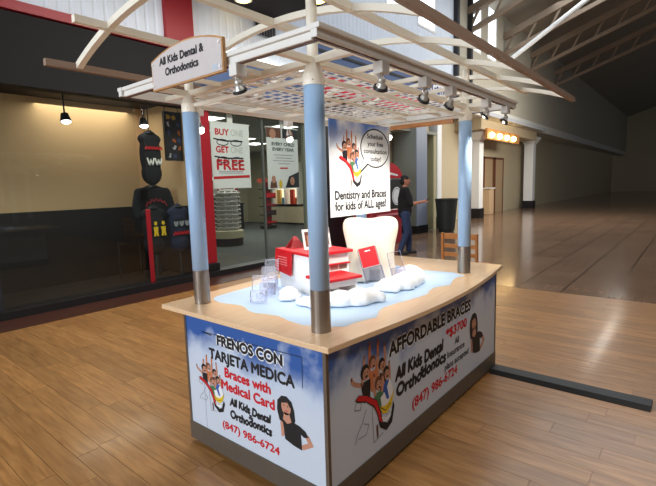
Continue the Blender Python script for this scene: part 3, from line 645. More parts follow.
# fascia with stepped face and light track
def fascia(p0, p1, nrm):
    p0, p1, nrm = Vector(p0), Vector(p1), Vector(nrm)
    f = B().beam(p0 + Vector((0, 0, 2.166)), p1 + Vector((0, 0, 2.166)), .034, .032).beam(p0 + nrm * .006 + Vector((0, 0, 2.1925)), p1 + nrm * .006 + Vector((0, 0, 2.1925)), .046, .021).build('fascia_board', fasc_m, K, bevel=.003)
    B().beam(p0 - nrm * .003 + Vector((0, 0, 2.148)), p1 - nrm * .003 + Vector((0, 0, 2.148)), .016, .005).build('light_track', mat('track_brown', (84, 52, 36), .5), f)
e = .017
fascia((FX0 - .017, FY0 + e, 0), (FX1 + .017, FY0 + e, 0), (0, -1, 0)); fascia((FX0 - .017, FY1 - e, 0), (FX1 + .017, FY1 - e, 0), (0, 1, 0))
fascia((FX0 + e, FY0 + .034, 0), (FX0 + e, FY1 - .034, 0), (-1, 0, 0)); fascia((FX1 - e, FY0 + .034, 0), (FX1 - e, FY1 - .034, 0), (1, 0, 0))
# arched roof: ribs across, purlins along
YC, ZA, RR = .5025, 2.520, 2.56
def arch(y): return ZA - (RR - math.sqrt(RR * RR - (y - YC) ** 2))
for x in (-.44, .25, .94, 1.63, 2.32, 3.01):
    B().sweep([(x, y, arch(y)) for y in [YC - .97 + 1.94 * k / 24 for k in range(25)]], .034, .034, (1, 0, 0)).build('roof_rib', cream, K)
for y in (-.045, YC, 1.05): B().beam((-.62, y, arch(y) - .001), (3.2, y, arch(y) - .001), .036, .036, (0, 0, 1)).build('roof_purlin', cream, K)
for y in (YC - .97, YC + .97): lab(B().beam((-.62, y, arch(y)), (3.2, y, arch(y)), .036, .038).build('roof_purlin', brownbeam, K), 'brown eave beam')

# --- prints on the kiosk panels
def cartoon(parent, fr, x, y, wd, ht):
    """children with raised arms riding a red curved cart; (x, y) lower left"""
    def P(pts): return [(x + a * wd, y + c * ht) for a, c in pts]
    mats_ = [redtxt, yellowp, blacktxt, skinp, brownp, greenp, bluep, paper, greyp, mat('print_orange', (206, 120, 70), .6)]
    b = B(); LF = .0010; q = wd
    b.mi = 8; stroke(b, P([(.08, .52), (.05, .46), (.18, .43), (.20, .50)]), .016 * q, fr, LF); stroke(b, P([(.30, .40), (.22, .30), (.10, .22), (.05, .14)]), .018 * q, fr, LF); stroke(b, P([(.24, .28), (.36, .24), (.30, .16), (.12, .17)]), .016 * q, fr, LF)
    stroke(b, P([(.44, .38), (.47, .02), (.70, .05)]), .016 * q, fr, LF)
    kids = [(.47, .80, 4, 9, .085, ((.41, .98), (.60, .97))), (.69, .73, 2, 2, .08, ((.76, .90), (.60, .84))), (.30, .74, 2, 2, .10, ((.0, .74), (.28, .88))), (.80, .62, 2, 6, .085, ((.87, .70), (.72, .70))), (.60, .56, 4, 5, .09, ((.50, .66), (.70, .62)))]
    for i, (cx, cy, hr, sh, r, hands) in enumerate(kids):
        z = LF + .0001 + i * .00022
        b.mi = sh; flat(b, P([(cx - .11, cy - .07), (cx + .11, cy - .07), (cx + .10, cy - .27), (cx - .04, cy - .27)]), fr, z)
        b.mi = 3 if i != 0 else 9
        for k, (hx, hy) in enumerate(hands):
            sx_ = cx + (-.08 if hx < cx else .08); stroke(b, P([(sx_, cy - .09), ((sx_ + hx) / 2 + (hx - cx) * .15, (cy - .09 + hy) / 2), (hx, hy)]), .055 * q, fr, z + .00003)
            for an in (-.5, 0, .5): stroke(b, P([(hx, hy), (hx + .035 * math.sin(an), hy + .035 * math.cos(an))]), .022 * q, fr, z + .00004)
        b.mi = hr; flat(b, P(ell(cx - .01, cy + .018, r, r * .72, 14)), fr, z + .00006)
        b.mi = 3; flat(b, P(ell(cx + .012, cy - .008, r * .74, r * .56, 14)), fr, z + .0001)
        b.mi = 2; flat(b, P(ell(cx + .02, cy - .03, r * .34, r * .13, 8)), fr, z + .00014); flat(b, P(ell(cx - .02, cy + .005, r * .13, r * .09, 6)), fr, z + .00014); flat(b, P(ell(cx + .045, cy + .005, r * .13, r * .09, 6)), fr, z + .00014)
    z = LF + .0016
    b.mi = 2; flat(b, P([(.06, .55), (.14, .58), (.32, .53), (.56, .42), (.65, .27), (.70, .17), (.80, .12), (.90, .16), (.97, .30), (1.0, .24), (.93, .09), (.78, .05), (.62, .13), (.56, .27), (.48, .37), (.30, .47), (.10, .52)]), fr, z)
    b.mi = 0; flat(b, P([(.08, .55), (.14, .575), (.32, .525), (.55, .415), (.64, .265), (.68, .16), (.60, .20), (.57, .28), (.49, .38), (.30, .48), (.12, .53)]), fr, z + .0001)
    b.mi = 7; flat(b, P([(.64, .42), (.68, .28), (.90, .30), (.97, .42), (.88, .56), (.78, .46)]), fr, z + .0001)
    b.mi = 6; flat(b, P([(.72, .48), (.80, .36), (.86, .36), (.80, .50)]), fr, z + .0002)
    b.mi = 1; flat(b, P([(.61, .34), (.68, .25), (.80, .22), (.92, .27), (1.0, .42), (.93, .37), (.84, .32), (.74, .31)]), fr, z + .0003)
    b.mi = 7; flat(b, P([(.66, .22), (.78, .19), (.92, .24), (.88, .17), (.78, .14), (.70, .16)]), fr, z + .0003)
    b.mi = 2; stroke(b, P([(.62, .33), (.76, .26), (.90, .30)]), .012 * q, fr, z + .0004)
    for k in range(4): flat(b, P(ell(.72 + k * .05, .185 + .008 * k, .010, .008, 6)), fr, z + .0004)
    b.mi = 4; flat(b, P([(.53, .17), (.57, .18), (.58, .06), (.55, .03)]), fr, z)
    return b.build('cartoon_print', mats_, parent)
def woman(parent, fr, x, y, wd, ht):
    def P(pts): return [(x + a * wd, y + c * ht) for a, c in pts]
    b = B(); LF = .0012
    b.mi = 0; flat(b, P([(.08, .46), (.02, .66), (.04, .86), (.16, .98), (.30, 1.0), (.44, .92), (.50, .76), (.52, .56), (.46, .44), (.28, .40)]), fr, LF)
    b.mi = 1; flat(b, P(ell(.28, .77, .13, .155)), fr, LF + .0002); flat(b, P([(.22, .66), (.36, .66), (.42, .50), (.30, .44), (.18, .50)]), fr, LF + .0002)
    flat(b, P([(.86, .38), (.98, .20), (.72, .04), (.62, .10), (.84, .22), (.74, .38)]), fr, LF + .0002); flat(b, P([(.10, .44), (.20, .44), (.20, .16), (.12, .12)]), fr, LF + .0001)
    b.mi = 0; flat(b, P([(.16, .50), (.30, .43), (.44, .52), (.62, .50), (.78, .44), (.86, .34), (.74, .30), (.66, .34), (.68, .02), (.46, .04), (.22, .10), (.20, .30)]), fr, LF + .0003)
    b.mi = 2; flat(b, P([(.225, .700), (.335, .706), (.325, .680), (.25, .672)]), fr, LF + .0004)
    b.mi = 0; flat(b, P([(.14, .90), (.34, .96), (.42, .86), (.40, .78), (.32, .88), (.18, .84)]), fr, LF + .0005)
    for ex in (.22, .33): flat(b, P(ell(ex, .80, .02, .012, 8)), fr, LF + .0005)
    return b.build('portrait_print', [blacktxt, skinp, mat('print_lips', (190, 90, 90), .6)], parent)
# end panel: u runs from Y=.969 towards -Y
FL = frame((px0, 0, 0), (0, -1, 0), (0, 0, 1))
def ul(y): return -y
text('lettering_outline', 'FRENOS CON', FL, ul(.660), ul(.112), .689, .078, paper, pl_, .10, .0004)
text('lettering', 'FRENOS CON', FL, ul(.652), ul(.120), .696, .064, blacktxt, pl_, .042, .0016)
text('lettering', 'TARJETA MEDICA', FL, ul(.735), ul(.040), .602, .066, blacktxt, pl_, .035)
text('lettering', 'Braces with', FL, ul(.598), ul(.216), .520, .060, redtxt, pl_, .036)
text('lettering', 'Medical Card', FL, ul(.633), ul(.191), .441, .060, redtxt, pl_, .036)
text('lettering', 'All Kids Dental', FL, ul(.567), ul(.229), .356, .052, blacktxt, pl_, .045, wave=.004, slant=.12)
text('lettering', '&', FL, ul(.405), ul(.365), .328, .030, blacktxt, pl_, .04)
text('lettering', 'Orthodontics', FL, ul(.570), ul(.222), .284, .054, blacktxt, pl_, .045, wave=-.004, slant=.12)
text('lettering', '(847) 986-6724', FL, ul(.645), ul(.169), .200, .046, redtxt, pl_, .03)
cartoon(pl_, FL, ul(.870), .266, .258, .345); woman(pl_, FL, ul(.180), .285, .255, .26)
b = B(); stroke(b, [(ul(.793), .752), (ul(-.014), .776), (ul(-.010), .62)], .004, FL, .001); stroke(b, [(ul(.793), .752), (ul(.70), .746)], .007, FL, .001); b.build('cut_line', blacktxt, pl_)
b = B(); b.box(px0 - .0012, px0, .800, .802, .15, .50); b.build('seam_line', greyp, pl_)
# long panel: u runs along X
FRT = frame((0, py0, 0), (1, 0, 0), (0, 0, 1))
text('lettering_outline', 'AFFORDABLE BRACES', FRT, .368, 1.545, .624, .104, paper, pr_, .09, .0004)
text('lettering', 'AFFORDABLE BRACES', FRT, .378, 1.535, .632, .088, blacktxt, pr_, .036, .0016)
text('lettering', '*$3700', FRT, 1.108, 1.465, .526, .070, redtxt, pr_, .04)
text('lettering', 'All Kids Dental', FRT, .438, 1.062, .462, .088, blacktxt, pr_, .048, wave=.006, slant=.12)
text('lettering', '&', FRT, .735, .800, .405, .05, blacktxt, pr_, .05)
text('lettering', 'Orthodontics', FRT, .447, 1.108, .368, .086, blacktxt, pr_, .048, wave=-.006, slant=.12)
text('lettering', 'All', FRT, 1.252, 1.323, .447, .050, blacktxt, pr_, .02); text('lettering', 'Insurance', FRT, 1.132, 1.425, .382, .048, blacktxt, pr_, .02); text('lettering', 'plans accepted', FRT, 1.090, 1.500, .306, .048, blacktxt, pr_, .02)
text('lettering', '(847) 986-6724', FRT, .636, 1.298, .222, .068, redtxt, pr_, .03)
cartoon(pr_, FRT, .03, .195, .40, .575); woman(pr_, FRT, 1.513, .245, .325, .35)

# --- header sign on the end fascia
hs = thing('header_sign', (-.30, .57, 2.116), 'arched name sign with wooden edge on the short end of the canopy', 'sign')
FH = frame((-.300, 0, 0), (0, -1, 0), (0, 0, 1))
def archsign(m):
    ya, yb = -.872 + m, -.264 - m
    pts = [(ya, 2.116 + m), (yb, 2.116 + m)]
    for k in range(13):
        t = k / 12; yy = yb + (ya - yb) * t; pts.append((yy, 2.268 + .050 * (1 - (2 * t - 1) ** 2) - m))
    return pts
B().prism(archsign(0), FH, -.003, .015).build('board', signwood, hs)
fc_ = B().prism(archsign(.008), FH, .015, .017).build('face', mat('sign_face_grey', (206, 199, 198), .4), hs)
FH2 = (FH[0] + FH[3] * .017, FH[1], FH[2], FH[3])
text('lettering', 'All Kids Dental &', FH2, -.789, -.402, 2.232, .040, blacktxt, fc_, .035)
text('lettering', 'Orthodontics', FH2, -.739, -.448, 2.174, .040, blacktxt, fc_, .035)
for yy, zz in ((-.852, 2.142), (-.852, 2.248), (-.284, 2.142), (-.284, 2.248)): B().cone(FH2[0] + FH2[1] * yy + FH2[2] * zz, FH2[0] + FH2[1] * yy + FH2[2] * zz + FH2[3] * .006, .008, .006, 12).build('bolt', white, hs)
B().prism([(-.345, 2.132), (-.302, 2.132), (-.302, 2.158), (-.345, 2.158)], FH2, 0, .0008).build('small_decal', mat('decal_blue', (190, 200, 212), .4), fc_)
for yy in (.42, .72): B().beam((-.285, yy, 2.166), (-.298, yy, 2.166), .03, .03).build('bracket', steel, hs)

# --- hanging sign above the counter
hg = thing('hanging_sign', (1.1, .5, 1.37), 'white hanging sign reading Dentistry and Braces for kids of ALL ages', 'sign')
bd = B().box(.722, 1.486, .500, .506, 1.370, 2.035).build('board', sign_m, hg)
for x in (.76, 1.45): B().cone((x, .503, 2.03), (x, .503, 2.152), .0025, .0025, 6).build('string', white, hg)
FS = frame((0, .500, 0), (1, 0, 0), (0, 0, 1))
text('lettering', 'Dentistry and Braces', FS, .766, 1.425, 1.487, .064, blacktxt, bd, .028); text('lettering', 'for kids of ALL ages!', FS, .764, 1.421, 1.410, .064, blacktxt, bd, .028)
b = B(); b.mi = 0; flat(b, ell(1.278, 1.860, .200, .148, 32), FS, .001); flat(b, [(1.12, 1.80), (1.06, 1.66), (1.20, 1.75)], FS, .001)
b.mi = 1; flat(b, ell(1.278, 1.860, .188, .137, 32), FS, .0014); flat(b, [(1.13, 1.80), (1.075, 1.69), (1.20, 1.765)], FS, .0015)
sbub = b.build('speech_bubble', [blacktxt, paper], bd)
for s, u0, u1, v in (('Schedule', 1.165, 1.380, 1.930), ('your free', 1.170, 1.385, 1.875), ('consultation', 1.120, 1.435, 1.820), ('today!', 1.205, 1.350, 1.763)): text('lettering', s, FS, u0, u1, v, .036, blacktxt, sbub, .02, .0022)
cartoon(bd, FS, .80, 1.55, .29, .42)

# --- track spotlights
spot_glow = mat('lamp_glow', (255, 244, 224), .4, emit=12)
spot_dark = mat('lamp_rim', (36, 36, 40), .4)
chrome = mat('lamp_chrome', (206, 204, 198), .35, .5)
def spotlight(x, y, label, aim, power, lit=False, drop=.100):
    s = thing('track_spotlight', (x, y, 2.147), label, 'spotlight', 'track spotlights under the kiosk fascia')
    B().box(x - .032, x + .032, y - .026, y + .026, 2.092, 2.147).build('adapter_box', fasc_m, s, bevel=.004)
    hz = 2.147 - drop; a = (Vector(aim) - Vector((x, y, hz))).normalized(); c = Vector((x, y, hz))
    for q_ in (-.012, .012): B().cone((x + q_, y, 2.092), (x + q_ * 1.4, y, hz + .02), .004, .004, 8).build('stem', chrome, s)
    B().ball((x, y, hz + .018), .020).build('socket', chrome, s, smooth=True)
    B().cone(c - a * .008, c + a * .014, .013, .026, 20).build('lamp_head', chrome, s); B().cone(c + a * .010, c + a * .022, .032, .036, 20).build('rim', spot_dark, s)
    B().ball(c + a * (.026 if lit else .018), .026 if lit else .013).build('bulb', spot_glow if lit else mat('lamp_face', (250, 240, 220), .4, emit=3), s)
    d = bpy.data.lights.new('spot_beam', 'SPOT'); d.energy = power; d.spot_size = math.radians(75); d.spot_blend = .6; d.shadow_soft_size = .03; d.color = (1, .94, .84)
    o = bpy.data.objects.new('spot_beam', d); COL.objects.link(o); o.parent = s; o.location = c + a * .09 - Vector((x, y, 2.147)); o.rotation_euler = a.to_track_quat('-Z', 'Y').to_euler()
yn = FY0 + .017; yf = FY1 - .017
spotlight(.175, yn, 'spotlight nearest the kiosk corner on the long front fascia', (.75, .5, 1.0), 13)
spotlight(.605, yn, 'second spotlight from the corner on the long front fascia', (1.0, .5, 1.35), 17)
spotlight(.93, yn, 'third spotlight from the corner on the long front fascia', (1.15, .5, 1.35), 17)
spotlight(1.51, yn, 'fourth spotlight from the corner on the long front fascia', (1.2, .45, 1.2), 12)
spotlight(1.91, yn, 'last spotlight in view on the long front fascia', (1.3, .45, .9), 12)
spotlight(FX0 + .017, .225, 'lone spotlight under the short fascia beside the name sign', (.5, .5, .9), 9)
spotlight(.24, yf, 'glowing far fascia spotlight just right of the left blue post', (.5, .6, .9), 12, True, .13)
spotlight(1.13, yf, 'glowing far fascia spotlight in front of the EVERY CHILD poster', (1.0, .6, .9), 14, True, .14)
spotlight(FX1 - .017, .86, 'glowing far corner spotlight seen beside the hanging sign', (1.4, .5, .9), 10, True)

# ------------------------------------------------------------------ things on the counter
ZT = .8602
sheet = [(.096, 1.028), (.149, 1.066), (.298, 1.081), (.476, 1.095), (.62, 1.123), (1.105, 1.150), (1.62, 1.022), (1.784, .72), (1.784, .589), (1.70, .384), (1.729, .179), (1.748, .07), (1.66, -.062), (1.58, -.035), (1.512, -.039), (1.40, -.07), (1.306, -.10), (1.22, -.06), (1.157, -.041), (1.06, -.06), (.979, -.087), (.88, -.08), (.792, -.064), (.70, -.045), (.653, -.038), (.55, -.025), (.464, -.045), (.40, -.08), (.348, -.101), (.27, -.075), (.206, -.06), (.125, -.06), (.060, .02), (.018, .142), (.03, .26), (.064, .37), (.055, .44), (.038, .50), (.03, .55), (.041, .609), (.08, .68), (.097, .751), (.085, .80), (.071, .857), (.066, .94)]
def cut_posts(poly): return poly
tag(B().prism(sheet, FZ, ZT, ZT + .0008).build('blue_sheet', mat('pale_blue_paper', (192, 218, 246), .6, var=.05, scale=5)), 'pale blue wavy paper lake lying on the kiosk counter', 'paper sheet')
ZC = ZT + .0010
def cotton(pts, label):
    pts = [(x, y, r, h * 1.22) for x, y, r, h in pts]; b = B(); rg = random.Random(len(pts) * 7 + int(pts[0][0] * 100))
    for (x, y, r, h) in pts:
        b.ball((x, y, ZC + h * .32), (r, r, h * .68), 3)
        for k in range(7):
            a = rg.random() * 2 * PI; rr = r * (.6 + .4 * rg.random()); q_ = r * (.30 + .2 * rg.random()); b.ball((x + rr * math.cos(a), y + rr * math.sin(a), ZC + h * .25), (q_, q_, h * (.35 + .25 * rg.random())), 2)
    bmesh.ops.bisect_plane(b.bm, geom=b.bm.verts[:] + b.bm.edges[:] + b.bm.faces[:], plane_co=(0, 0, ZC + .004), plane_no=(0, 0, -1), clear_outer=True)
    bmesh.ops.holes_fill(b.bm, edges=[e_ for e_ in b.bm.edges if e_.is_boundary])
    o = b.build('cotton_cloud', cotton_m, remesh=.010, smoothit=4)
    return tag(o, label, 'cotton', 'cotton clouds around the display')
cotton([(.45, .225, .09, .075), (.54, .150, .09, .08), (.63, .120, .07, .07), (.37, .31, .075, .055), (.33, .39, .06, .045)], 'white cotton cloud at the foot of the red and white steps')
cotton([(.36, .575, .06, .05), (.43, .65, .06, .055)], 'white cotton cloud left of the steps near the brochure holders')
cotton([(.93, .17, .085, .075), (1.04, .14, .09, .085), (1.16, .15, .10, .09), (1.28, .21, .10, .10), (1.36, .27, .08, .08)], 'white cotton cloud in front of the big tooth')

# steps: red and white stepped display
RZ = math.radians(-16); AX = Vector((math.cos(RZ), math.sin(RZ), 0)); BX = Vector((-math.sin(RZ), math.cos(RZ), 0))
st = thing('stepped_display', (.433, .33, ZC), 'white stepped display with red slabs standing on the counter', 'display stand', rz=RZ)
def LB(x0, x1, y0, y1, z0, z1, name, m, bv=.003): return B().box(x0, x1, y0, y1, z0, z1).build(name, m, st, local=True, bevel=bv)
LB(.015, .27, .0, .215, .0, .006, 'lower_floor', white)
LB(.015, .03, .02, .215, .006, .122, 'side_wall', white); LB(.255, .27, .02, .215, .006, .122, 'side_wall', white)
LB(.03, .255, .02, .035, .075, .122, 'front_rail', white)
lab(LB(-.005, .29, -.01, .225, .122, .140, 'step_slab', red), 'lower red slab')
LB(.03, .36, .228, .240, .0, .262, 'riser', white); LB(.03, .045, .24, .63, .0, .262, 'side_wall', white); LB(.345, .36, .24, .63, .0, .262, 'side_wall', white); LB(.03, .36, .63, .642, .0, .262, 'back_wall', white)
lab(LB(.01, .38, .20, .66, .262, .282, 'step_slab', red), 'upper red slab')
LB(.03, .36, .205, .228, .185, .195, 'shelf_lip', red)
b = B(); fr = (Vector((0, .2275, 0)), Vector((1, 0, 0)), Vector((0, 0, 1)), Vector((0, -1, 0)))
for k in range(4):
    b.mi = k % 3; flat(b, [(.05 + k * .075, .148), (.115 + k * .075, .148), (.115 + k * .075, .180), (.05 + k * .075, .180)], fr, .001)
b.build('photo_strip', [mat('photo_tan', (150, 110, 90), .5), greyp, mat('photo_rose', (180, 140, 130), .5)], st, local=True)
fl_ = B().prism([(.42, .262), (.66, .262), (.67, .12), (.44, .10)], (Vector((.012, 0, 0)), Vector((0, 1, 0)), Vector((0, 0, 1)), Vector((-1, 0, 0))), .0, .006).build('red_flap', red, st, local=True)
b = B(); frf = (Vector((.005, 0, 0)), Vector((0, 1, 0)), Vector((0, 0, 1)), Vector((-1, 0, 0)))
for k in range(4): flat(b, [(.48, .225 - k * .018), (.62, .225 - k * .018), (.62, .230 - k * .018), (.48, .230 - k * .018)], frf, .002)
b.build('small_print', mat('pale_pink_ink', (240, 150, 150), .6), fl_, local=True)

# photo frame and red tent card on the upper slab
def on_st(x, y, z): return Vector((.433, .33, ZC)) + AX * x + BX * y + Vector((0, 0, z))
pf = thing('photo_frame', on_st(.22, .40, .2825), 'white framed photo standing on the upper red slab', 'photo frame', rz=RZ)
tilt = Matrix.Rotation(math.radians(-12), 4, 'X')
def TB(b, x0, x1, z0, z1, y0, y1): b.obox(tilt @ Matrix.Translation(((x0 + x1) / 2, (y0 + y1) / 2, (z0 + z1) / 2)), x1 - x0, y1 - y0, z1 - z0)
b = B(); TB(b, -.115, .115, .0, .145, 0, .008); b.build('frame', white, pf, local=True)
b = B(); TB(b, -.10, -.02, .02, .125, -.001, 0); TB(b, .02, .10, .02, .125, -.001, 0); b.mi = 1; TB(b, -.085, -.035, .03, .10, -.002, -.001); TB(b, .035, .085, .03, .10, -.002, -.001); b.build('photo', [brownp, skinp], pf, local=True)
B().beam((0, .075, .003), (0, .02, .10), .03, .004).build('easel_leg', white, pf, local=True)
tc_ = thing('tent_card', on_st(.12, .56, .2825), 'small red patterned tent card beside the photo frame', 'card', rz=RZ)
for s in (-1, 1): B()._new([(-.06, s * .045, 0), (.06, s * .045, 0), (.012, s * .002, .085), (-.012, s * .002, .085), (-.06, s * .041, 0), (.06, s * .041, 0), (.012, s * .001, .083), (-.012, s * .001, .083)], [(0, 1, 2, 3), (7, 6, 5, 4), (0, 4, 5, 1), (1, 5, 6, 2), (2, 6, 7, 3), (3, 7, 4, 0)]).build('leaf', mat('red_pattern', (176, 60, 64), .5, var=.5, scale=90), tc_, local=True)

# tooth
TX, TY = 1.12, .45
U3 = Vector((.6344, -.7725, 0)).normalized(); V3 = Vector((U3.y * -1, U3.x, 0))
th = thing('tooth_model', (TX, TY, ZC), 'large glossy white molar tooth model standing on the counter', 'tooth model', rz=math.atan2(U3.y, U3.x))
prof = [(0, .188, .085), (.03, .190, .092), (.08, .186, .098), (.14, .178, .100), (.20, .174, .102), (.26, .178, .106), (.32, .190, .112), (.37, .202, .118), (.41, .208, .120), (.445, .205, .116), (.470, .192, .104), (.484, .170, .088), (.488, .140, .068), (.482, .100, .048), (.472, .055, .026), (.468, .012, .006)]
v = []; f = []; NN = 40
for i, (z, a_, b_) in enumerate(prof):
    for k in range(NN):
        t = 2 * PI * k / NN; cx = math.copysign(abs(math.cos(t)) ** .72, math.cos(t)); sy = math.copysign(abs(math.sin(t)) ** .72, math.sin(t))
        x, y = a_ * cx, b_ * sy
        if z < .18: y *= 1 - .62 * math.exp(-(x / .055) ** 2) * (1 - z / .18)
        elif z > .40: y *= 1; 
        zz = z - (.016 * math.exp(-(x / .07) ** 2) if z > .44 else 0)
        v.append((x, y, zz))
for i in range(len(prof) - 1):
    for k in range(NN): f.append((i * NN + k, i * NN + (k + 1) % NN, (i + 1) * NN + (k + 1) % NN, (i + 1) * NN + k))
f += [tuple(reversed(range(NN))), tuple(range((len(prof) - 1) * NN, len(prof) * NN))]
o = B()._new(v, f).build('tooth_body', tooth_m, th, local=True, smooth=True); o.modifiers.new('sub', 'SUBSURF').render_levels = 1

# acrylic brochure holders
def holder(x, y, rz, label, wd=.11, ht=.16, z=ZC, lean=14, card=None, roll=0):
    h = thing('brochure_holder', (x, y, z), label, 'brochure holder', 'clear acrylic brochure holders', rz=rz)
    M = Matrix.Rotation(math.radians(roll), 4, 'Y') @ Matrix.Rotation(math.radians(-lean), 4, 'X') @ Matrix.Translation((0, 0, .012))
    def pan(nm, x0, x1, y0, y1, z0, z1, m): B().obox(M @ Matrix.Translation(((x0 + x1) / 2, (y0 + y1) / 2, (z0 + z1) / 2)), x1 - x0, y1 - y0, z1 - z0).build(nm, m, h, local=True)
    pan('back_plate', -wd / 2, wd / 2, .030, .033, 0, ht, acrylic); pan('front_lip', -wd / 2, wd / 2, -.003, 0, 0, ht * .42, acrylic); pan('pocket_floor', -wd / 2, wd / 2, 0, .030, 0, .003, acrylic)
    for s in (-1, 1): pan('side_cheek', s * wd / 2 - .0015, s * wd / 2 + .0015, 0, .030, .003, ht * .42, acrylic)
    B().beam((0, .065, .002), (0, .050, ht * .35), wd * .6, .003).build('rear_prop', acrylic, h, local=True)
    em = mat('acrylic_edge', (138, 136, 156), .2)
    for s_ in (-1, 1):
        pan('back_edge', s_ * wd / 2 - .0015, s_ * wd / 2 + .0015, .0295, .0335, 0, ht, em); pan('front_edge', s_ * wd / 2 - .0018, s_ * wd / 2 + .0018, -.0035, .0005, 0, ht * .42, em)
    pan('back_edge', -wd / 2, wd / 2, .0295, .0335, ht - .003, ht, em); pan('front_edge', -wd / 2, wd / 2, -.0035, .0005, ht * .42 - .003, ht * .42, em); pan('front_edge', -wd / 2, wd / 2, -.0035, .0005, 0, .003, em)
    if card: pan('leaflet', -wd / 2 + .006, wd / 2 - .006, .026, .0295, card[0], card[1], red); pan('leaflet_text', -.02, .02, .025, .026, card[1] - .03, card[1] - .022, paper)
    return h
hz = math.radians(-62)
holder(.175, .675, hz, 'clear brochure holder at the left front of the counter', .10, .17)
holder(.345, .775, hz, 'clear brochure holder in the middle of the left row', .10, .19)
holder(.49, .90, hz, 'clear brochure holder at the back of the left row', .10, .21)
hr = math.radians(-42)
holder(.945, .285, hr, 'clear holder with a red leaflet leaning before the tooth', .135, .25, ZC + .035, 16, (.115, .255), -11)
holder(1.075, .165, hr, 'empty clear holder right of the red leaflet holder', .10, .20, ZC + .045, 16, None, -8)
tag(B().lathe([(.0, 0), (.035, 0), (.035, .004), (.0, .004)], (1.55, .82, ZC + .001), 20).build('coaster', black), 'thin dark oval slot cover on the counter behind the tooth', 'cable cover')

# ------------------------------------------------------------------ floor items beside the kiosk
cr = thing('cable_ramp', (2.03, -.5, 0), 'black low cable ramp on the floor at the kiosk end', 'cable cover')
B().prism([(-.10, 0), (.10, 0), (.06, .028), (-.06, .028)], (Vector((2.02, -.168, .0005)), Vector((1, 0, 0)), Vector((0, 0, 1)), Vector((0, -1, 0))), 0, 1.1).build('ramp', black, cr)
# wooden ladder-back chair behind the counter
ch = thing('wooden_chair', (4.15, .98, 0), 'light brown wooden ladder back chair behind the kiosk', 'chair')
for s in (-1, 1):
    B().beam((4.02, .98 + s * .235, 0), (3.98, .98 + s * .235, .92), .04, .035, (0, 1, 0)).build('back_post', chairwood, ch, bevel=.006)
    B().beam((4.42, .98 + s * .21, 0), (4.42, .98 + s * .21, .44), .04, .04, (0, 1, 0)).build('leg', chairwood, ch)
    B().beam((4.04, .98 + s * .222, .22), (4.40, .98 + s * .21, .22), .02, .03).build('stretcher', chairwood, ch)
for z, h in ((.875, .075), (.745, .055), (.63, .055)): B().beam((3.99, .76, z), (3.99, 1.20, z), .018, h).build('back_slat', chairwood, ch, bevel=.004)
B().box(4.0, 4.46, .73, 1.23, .44, .475).build('seat', chairwood, ch, bevel=.012)

# ------------------------------------------------------------------ walking person with a phone
face_dir = math.atan2(-.80, .60)
P = thing('person', (7.26, 3.67, 0), 'person in black top, jeans and backward cap walking with a phone', 'person', rz=face_dir)
skin = mat('skin', (186, 126, 100), .6, var=.05); jean = mat('denim', (44, 58, 92), .85, var=.15, scale=80); top_m = mat('black_jersey', (16, 16, 18), .9); cap_m = mat('cap_black', (14, 14, 16), .8); hair_m = mat('hair_dark', (26, 20, 18), .8); shoe_m = mat('shoe_dark', (30, 28, 30), .6)
# local axes: +X forward, +Y left
hipL, hipR = (0, .09, .93), (0, -.09, .93)
kneeL, kneeR = (.10, .09, .51), (.03, -.09, .50)
ankL, ankR = (.10, .09, .09), (-.12, -.09, .10)
shL, shR = (0, .19, 1.45), (0, -.19, 1.45)
elL, elR = (-.04, .26, 1.17), (.10, -.26, 1.14)
wrL, wrR = (.06, .27, .93), (.36, -.22, 1.19)
b = B()
b.limb([(0, 0, .96), (0, 0, 1.12), (.01, 0, 1.30), (0, 0, 1.44), (.01, 0, 1.54)], [.13, .125, .14, .10, .055])
for h_, k_, a_ in ((hipL, kneeL, ankL), (hipR, kneeR, ankR)): b.limb([h_, k_, a_], [.085, .055, .04])
for s_, e_, w_ in ((shL, elL, wrL), (shR, elR, wrR)): b.limb([s_, e_, w_], [.055, .042, .030])
b.ball((.015, 0, 1.655), (.095, .076, .118), 3); b.ball((.045, 0, 1.60), (.062, .056, .065), 3)
b.limb([(.095, 0, 1.665), (.122, 0, 1.635)], [.012, .017]); b.ball((.098, 0, 1.595), (.014, .024, .009)); b.ball((.088, 0, 1.565), (.02, .024, .018))
for s in (-1, 1): b.ball((.0, s * .077, 1.65), (.022, .012, .032)); b.ball((.085, s * .035, 1.69), (.02, .026, .009))
def hand(b, w_, fwd, side, curl):
    w_ = Vector(w_); f = Vector(fwd).normalized(); sd = Vector(side).normalized(); dn = f.cross(sd).normalized()
    if dn.z > 0: dn = -dn
    palm = w_ + f * .055
    b.limb([w_, w_ + f * .04, palm + f * .02], [.028, .032, .028])
    for k, ln in enumerate((.070, .080, .075, .058)):
        o = palm + sd * (.030 - k * .020) + f * .03; p1 = o + f * ln * .45 + dn * ln * curl * .2; p2 = p1 + f * ln * .25 + dn * ln * curl * .4; p3 = p2 - f * ln * curl * .1 + dn * ln * .25
        b.limb([palm + sd * (.024 - k * .016), o, p1, p2, p3], [.012, .0105, .0095, .009, .008])
    t0 = w_ + f * .025 + sd * .026; b.limb([t0, t0 + sd * .028 + f * .018, t0 + sd * .030 + f * .048 - dn * .012], [.013, .011, .009])
hand(b, wrR, (.9, .25, .12), (0.1, .9, .3), .8); hand(b, wrL, (.25, 0, -.95), (.9, -.1, .25), .5)
b.build('body', skin, P, local=True, remesh=.0075, smoothit=2)
b = B(); b.limb([(0, 0, .94), (0, 0, 1.10), (.012, 0, 1.28), (0, 0, 1.42)], [.155, .155, .168, .125]); b.ball((0, 0, 1.47), (.085, .10, .055), 3)
b.ball((.0, .0, 1.36), (.13, .20, .13), 3); b.ball((0, 0, 1.0), (.145, .175, .12), 3)
